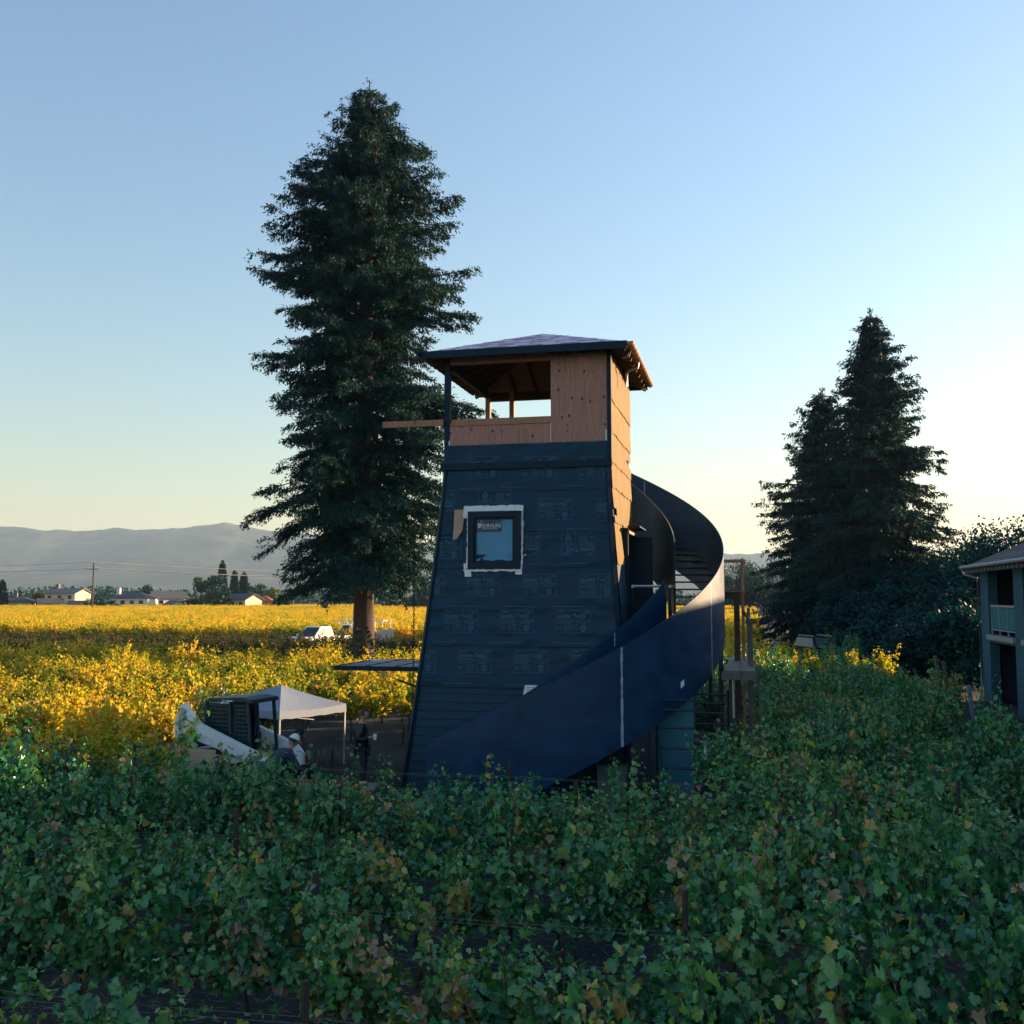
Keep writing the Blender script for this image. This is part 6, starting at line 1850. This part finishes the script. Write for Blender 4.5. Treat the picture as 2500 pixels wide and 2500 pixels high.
# ------------------------------------------------------------------ far side: houses, trees, pole, lane furniture
m_stucco_w = pm('white_stucco', (0.62, 0.61, 0.58), 0.85, 0.06)
m_stucco_c = pm('cream_stucco', (0.58, 0.50, 0.36), 0.85, 0.06)
m_tile_dark = pm('dark_roof', (0.06, 0.065, 0.08), 0.8, 0.2, 2.0)
m_tile_brown = pm('brown_roof', (0.17, 0.15, 0.13), 0.85, 0.2, 2.0)
m_tile_red = pm('red_roof', (0.36, 0.09, 0.06), 0.85, 0.2, 2.0)
def house(label, px, Y, w, d, wall_h, roof_h, rz, mw, mr, chim=None, nwin=3, gable=True, garage=False, two=False):
    p = at(px, 1478, Y)
    t = thing('house', label, 'house', (p.x, p.y, 0), rz)
    MB().bb(-w/2, w/2, -d/2, d/2, 0, wall_h).build('wall', mw, t)
    o = 0.5
    if gable:
        pr = [(-d/2 - o, wall_h - 0.1), (0, wall_h + roof_h), (d/2 + o, wall_h - 0.1), (d/2 + o, wall_h - 0.28), (0, wall_h + roof_h - 0.2), (-d/2 - o, wall_h - 0.28)]
        m = MB().prism(pr, -w/2 - o, w/2 + o).xform(Matrix.Rotation(math.pi / 2, 4, 'Z'))
        r = m.build('roof', mr, t)
        g_ = MB().prism([(-d/2, wall_h), (0, wall_h + roof_h - 0.25), (d/2, wall_h)], -w/2 + 0.01, w/2 - 0.01).xform(Matrix.Rotation(math.pi / 2, 4, 'Z'))
        g_.build('gable', mw, t)
    else:
        e = [(-w/2-o, -d/2-o), (w/2+o, -d/2-o), (w/2+o, d/2+o), (-w/2-o, d/2+o)]
        rl = max(0.1, (w - d) / 2)
        m = MB().add([(x, y, wall_h) for x, y in e] + [(-rl, 0, wall_h + roof_h), (rl, 0, wall_h + roof_h)] + [(x, y, wall_h - 0.2) for x, y in e],
                     [(0, 1, 5, 4), (1, 2, 5), (2, 3, 4, 5), (3, 0, 4), (0, 6, 7, 1), (1, 7, 8, 2), (2, 8, 9, 3), (3, 9, 6, 0), (6, 9, 8, 7)])
        r = m.build('roof', mr, t)
    if chim is not None:
        MB().bb(chim - 0.5, chim + 0.5, -0.4, 0.4, wall_h, wall_h + roof_h + 1.2).build('chimney', m_stucco_w if mw is m_stucco_w else m_tile_brown, r)
    for fl in range(2 if two else 1):
        zz = wall_h - 1.9 - fl * 2.6
        for k in range(nwin):
            x = -w/2 + w * (k + 0.5) / nwin
            wi = MB().bb(x - 0.75, x + 0.75, -d/2 - 0.06, -d/2 - 0.005, zz, zz + 1.3).build('window', m_stucco_w, t)
            MB().bb(x - 0.62, x + 0.62, -d/2 - 0.075, -d/2 - 0.062, zz + 0.12, zz + 1.18).build('pane', m_darkglass, wi)
    MB().bb(-0.5, 0.5, -d/2 - 0.05, -d/2 - 0.004, 0, 2.1).build('door', m_tile_brown, t)
    return t
house('low pale house with dark roof at the far left edge', 42, 300, 9.0, 6, 2.7, 1.4, 0.15, m_stucco_c, m_tile_dark, chim=-0.5, nwin=3, gable=False)
house('two-storey cream house with gable and tall chimney', 165, 295, 10.0, 7, 5.2, 1.3, -0.25, m_stucco_c, m_tile_brown, chim=-3.4, nwin=3, two=True)
house('small white wing beside the two-storey cream house', 122, 285, 6.0, 5, 2.4, 1.3, 0.5, m_stucco_w, m_tile_dark, nwin=2)
house('small white shed with dark roof right of the two-storey house', 192, 278, 4.5, 3.5, 2.2, 0.9, 0.1, m_stucco_w, m_tile_dark, nwin=1)
house('long white house with dark hip roof right of the utility pole', 326, 292, 11.0, 7, 3.8, 1.6, -0.15, m_stucco_w, m_tile_dark, chim=-4.6, nwin=4, gable=False)
house('white gabled house with dark roof in the middle of the far row', 408, 300, 9.5, 7, 3.8, 1.9, 0.7, m_stucco_w, m_tile_dark, nwin=3)
house('low white shed with dark gable before the middle houses', 425, 280, 5.0, 4, 2.0, 1.2, -0.9, m_stucco_w, m_tile_dark, nwin=1)
house('cream house with slate roof left of the red-roofed one', 588, 285, 9.0, 7, 3.4, 1.6, -0.45, m_stucco_c, m_tile_dark, nwin=3)
house('small house with bright red roof near the big redwood', 646, 290, 4.5, 5, 2.9, 1.6, 0.1, m_tile_red, m_tile_red, nwin=2, gable=False)
house('tan house showing between redwood trunk and tower', 985, 290, 7.0, 6, 3.0, 1.5, 0.3, m_stucco_c, m_tile_brown, nwin=2)

def far_tree(px, Y, H, rx, mat, lab, seed, leaf=0.75, n=1500, z0=0.12, name='far_tree', group='trees among the far houses'):
    p = at(px, 1478, Y)
    return broadleaf(name, lab, (p.x, p.y, 0), H, rx, seed, mat, n=n, leaf=leaf, z0=z0, trunk_r=0.3, nclump=22, group=group)
far_tree(106, 300, 6.0, 3.4, m_ltleaf, 'round light green tree left of the two-storey house', 500)
far_tree(240, 275, 3.2, 3.6, m_dkleaf, 'dark low hedge tree behind the utility pole', 501)
far_tree(262, 272, 2.8, 2.6, m_dkleaf, 'small dark bush right of the utility pole', 502)
far_tree(354, 320, 7.6, 3.6, m_dkleaf, 'round dark tree over the long white house', 503)
far_tree(372, 325, 5.2, 3.0, m_ltleaf, 'pale green tree beside the round dark tree', 504)
far_tree(515, 278, 10.0, 6.4, m_dkleaf, 'broad dark oak left of the cream house', 505, n=2600)
far_tree(478, 282, 4.0, 3.0, m_dkleaf, 'low dark bush left of the broad oak', 506)
far_tree(625, 330, 8.5, 5.0, m_dkleaf, 'olive tree behind the slate-roofed house', 507)
far_tree(618, 292, 5.2, 2.4, m_ltleaf, 'small yellow-green tree beside the slate roof', 508)
far_tree(668, 300, 6.4, 3.6, m_ltleaf, 'yellow-green tree at the left of the redwood skirt', 509)
far_tree(690, 280, 4.8, 3.0, m_dkleaf, 'dark shrub against the redwood skirt', 510)
far_tree(1040, 230, 9.0, 4.0, m_dkleaf, 'dark tree close to the left side of the tower', 511)
far_tree(1012, 240, 4.6, 3.0, m_dkleaf, 'round dark bush between trunk and tower', 512)
far_tree(950, 260, 5.5, 3.0, m_dkleaf, 'dark tree right behind the redwood trunk', 513)
far_tree(1790, 260, 5.0, 4.0, m_dkleaf, 'dark far bush behind the timber scaffold', 514)
far_tree(395, 330, 4.5, 2.6, m_dkleaf, 'slim dark tree behind the middle houses', 515)
far_tree(414, 335, 5.0, 2.4, m_dkleaf, 'small dark tree over the middle gable', 516)
far_tree(70, 330, 3.8, 3.8, m_ltleaf, 'low brownish tree behind the far left house', 517)
far_tree(205, 325, 4.2, 4.2, m_dkleaf, 'low dark tree behind the two-storey house', 518)
for px, Y, H, r, lab in ((541, 300, 14.4, 3.0, 'tallest dark conifer above the far oak'), (571, 302, 11.4, 2.6, 'second dark conifer right of the tallest one'), (594, 300, 11.0, 3.0, 'third dark conifer over the slate-roofed house'), (4, 290, 8.6, 2.2, 'dark conifer at the left frame edge')):
    p = at(px, 1478, Y)
    conifer('far_conifer', lab, (p.x, p.y, 0), H, [(0.05, r), (0.3, r * 0.95), (0.6, r * 0.6), (0.85, r * 0.3), (1, 0.1)], 0.8, 0.25, 60, 2.2, int(px) + 5, blade=(0.7, 0.14), group='conifers among the far houses')
def palm():
    p = at(481, 1478, 310)
    t = thing('palm_tree', 'slender fan palm beside the far oak', 'palm', (p.x, p.y, 0))
    MB().tube([(0, 0, 0), (0.1, 0, 4), (0.0, 0, 8.6)], [0.22, 0.17, 0.16], 7).build('trunk', m_bark2, t, smooth=True)
    rg = np.random.default_rng(2); n = 220
    v = rg.normal(size=(n, 3)); v /= np.linalg.norm(v, axis=1, keepdims=True)
    P = v * 0.3 + np.array([0, 0, 8.9]); co, q = kites(P, v + np.array([0, 0, 0.1]), rg.uniform(0.9, 1.7, n), np.full(n, 0.12), rg)
    me = mesh_np('crown', co, q, m_ltleaf); set_tint(me, np.full(len(co), 0.4)); kind(obj('crown', me, t), 'stuff')
palm()
# low belt of trees that closes the valley floor
def belt():
    n = 42000
    rg = np.random.default_rng(21)
    X = rg.uniform(-420, 520, n); k = 0.5 + 0.5 * np.sin(X * 0.045) * np.sin(X * 0.013 + 1.3)
    Y = 390 + rg.uniform(0, 60, n) + 20 * np.sin(X * 0.02)
    Z = rg.uniform(0.2, 1.0, n) ** 0.7 * (3.0 + 4.2 * k + 1.6 * np.sin(X * 0.31))
    P = np.c_[X, Y, np.abs(Z)]
    co, q = kites(P, rg.normal(size=(n, 3)), rg.uniform(0.9, 1.8, n), rg.uniform(0.35, 0.7, n), rg)
    me = mesh_np('distant_tree_belt', co, q, m_dkleaf); set_tint(me, np.repeat(np.clip(rg.normal(0.5, 0.25, n), 0, 1), 4))
    o = obj('distant_tree_belt', me); o['kind'] = 'stuff'; o['label'] = 'distant belt of trees across the valley floor'; o['category'] = 'trees'
belt()
def pole():
    p = at(225, 1484, 222)
    t = thing('utility_pole', 'wooden utility pole with crossarm in the golden vineyard', 'utility pole', (p.x, p.y, 0), 0.12)
    MB().cyl((0, 0, 0), (0, 0, 11.5), 0.17, 0.12, 10).build('pole', m_bark2, t, smooth=True)
    MB().bb(-1.25, 1.25, -0.22, -0.12, 10.0, 10.14).build('crossarm', m_bark2, t)
    for x in (-1.1, 0.5, 1.1):
        MB().cyl((x, -0.17, 10.14), (x, -0.17, 10.4), 0.05).build('insulator', m_galv, t)
    pts0 = [Vector((p.x - 1.1, p.y, 10.3)), Vector((p.x + 0.5, p.y, 10.3)), Vector((p.x + 1.1, p.y, 10.3)), Vector((p.x, p.y, 11.6))]
    m_line = pm('power_line', (0.62, 0.58, 0.54), 0.4, 0.05)
    for i, q in enumerate(pts0):
        wl = thing('power_line', ['power line of the left crossarm end', 'power line of the middle insulator', 'power line of the right crossarm end', 'topmost power line over the far vineyard'][i], 'cable', (0, 0, 0), 0, 'lines of the utility pole')
        a_ = Vector((q.x - 110, q.y - 30 + i, q.z - 0.6)); c_ = Vector((q.x + 130, q.y + 60 + i * 1.5, q.z - 1.0))
        run = []
        for s, e in ((a_, q), (q, c_)):
            for k in range(13):
                f = k / 12; pp = s.lerp(e, f); pp.z -= 3.2 * 4 * f * (1 - f) * 0.5
                if not (run and k == 0): run.append(pp)
        MB().tube(run, 0.055, 4).build('cable', m_line, wl)
pole()
def lane_bits():
    p = W(1.4, 190)
    b = thing('utility_cabinet', 'small white cabinet standing on the lane', 'cabinet', (p.x - 4.2, p.y, 0), 0.2)
    MB().bb(-0.5, 0.5, -0.4, 0.4, 0.1, 1.5).build('cabinet', m_white_paint, b)
    MB().bb(-0.55, 0.55, -0.45, 0.45, 0, 0.1).build('base', m_galv, b)
    MB().bb(-0.53, 0.53, -0.43, 0.43, 1.503, 1.58).build('cap', m_galv, b)
    f = thing('picket_fence', 'grey wooden picket fence along the right of the lane', 'fence', W(6.9, 92), -PHI + math.pi / 2)
    for k in range(60):
        MB().bb(k * 0.55, k * 0.55 + 0.16, -0.02, 0.02, 0.05, 1.25 + 0.05 * (k % 3)).build('picket', m_wood_old, f)
    for z in (0.4, 1.0):
        MB().bb(0, 33, 0.021, 0.06, z, z + 0.09).build('rail', m_wood_old, f)
    for i, (px, Y, h, lean) in enumerate(((1990, 72, 2.6, -0.25), (2008, 72, 2.7, 0.02), (2302, 40, 1.9, -0.16), (2315, 40, 1.7, -0.12), (2372, 35, 1.2, -0.12))):
        p = at(px, 1600, Y)
        t = thing('timber_post', ['leaning weathered post beside the parked car', 'upright weathered post beside the parked car', 'left of two leaning posts in the dark by the inn', 'right of two leaning posts in the dark by the inn', 'short pale post at the foot of the inn'][i], 'post', (p.x, p.y, 0))
        MB().bar((0, 0, 0), (lean * h, 0, h), 0.14, 0.1).build('shaft', m_wood_old if i < 4 else m_innwhite, t)
lane_bits()

# ------------------------------------------------------------------ haze over the valley
def haze():
    m = bpy.data.materials.new('haze'); m.use_nodes = True
    nt = m.node_tree
    for n in list(nt.nodes):
        if n.type != 'OUTPUT_MATERIAL': nt.nodes.remove(n)
    pv = nt.nodes.new('ShaderNodeVolumePrincipled')
    pv.inputs['Color'].default_value = (0.56, 0.76, 1.0, 1)
    pv.inputs['Density'].default_value = 0.000085
    pv.inputs['Anisotropy'].default_value = 0.15
    nt.links.new(pv.outputs[0], nt.nodes['Material Output'].inputs['Volume'])
    o = MB().bb(-9500, 9500, -3500, 9500, -3.2, 420).build('haze', m)
    kind(o, 'stuff'); o['label'] = 'pale haze over the valley'; o['category'] = 'haze'
haze()
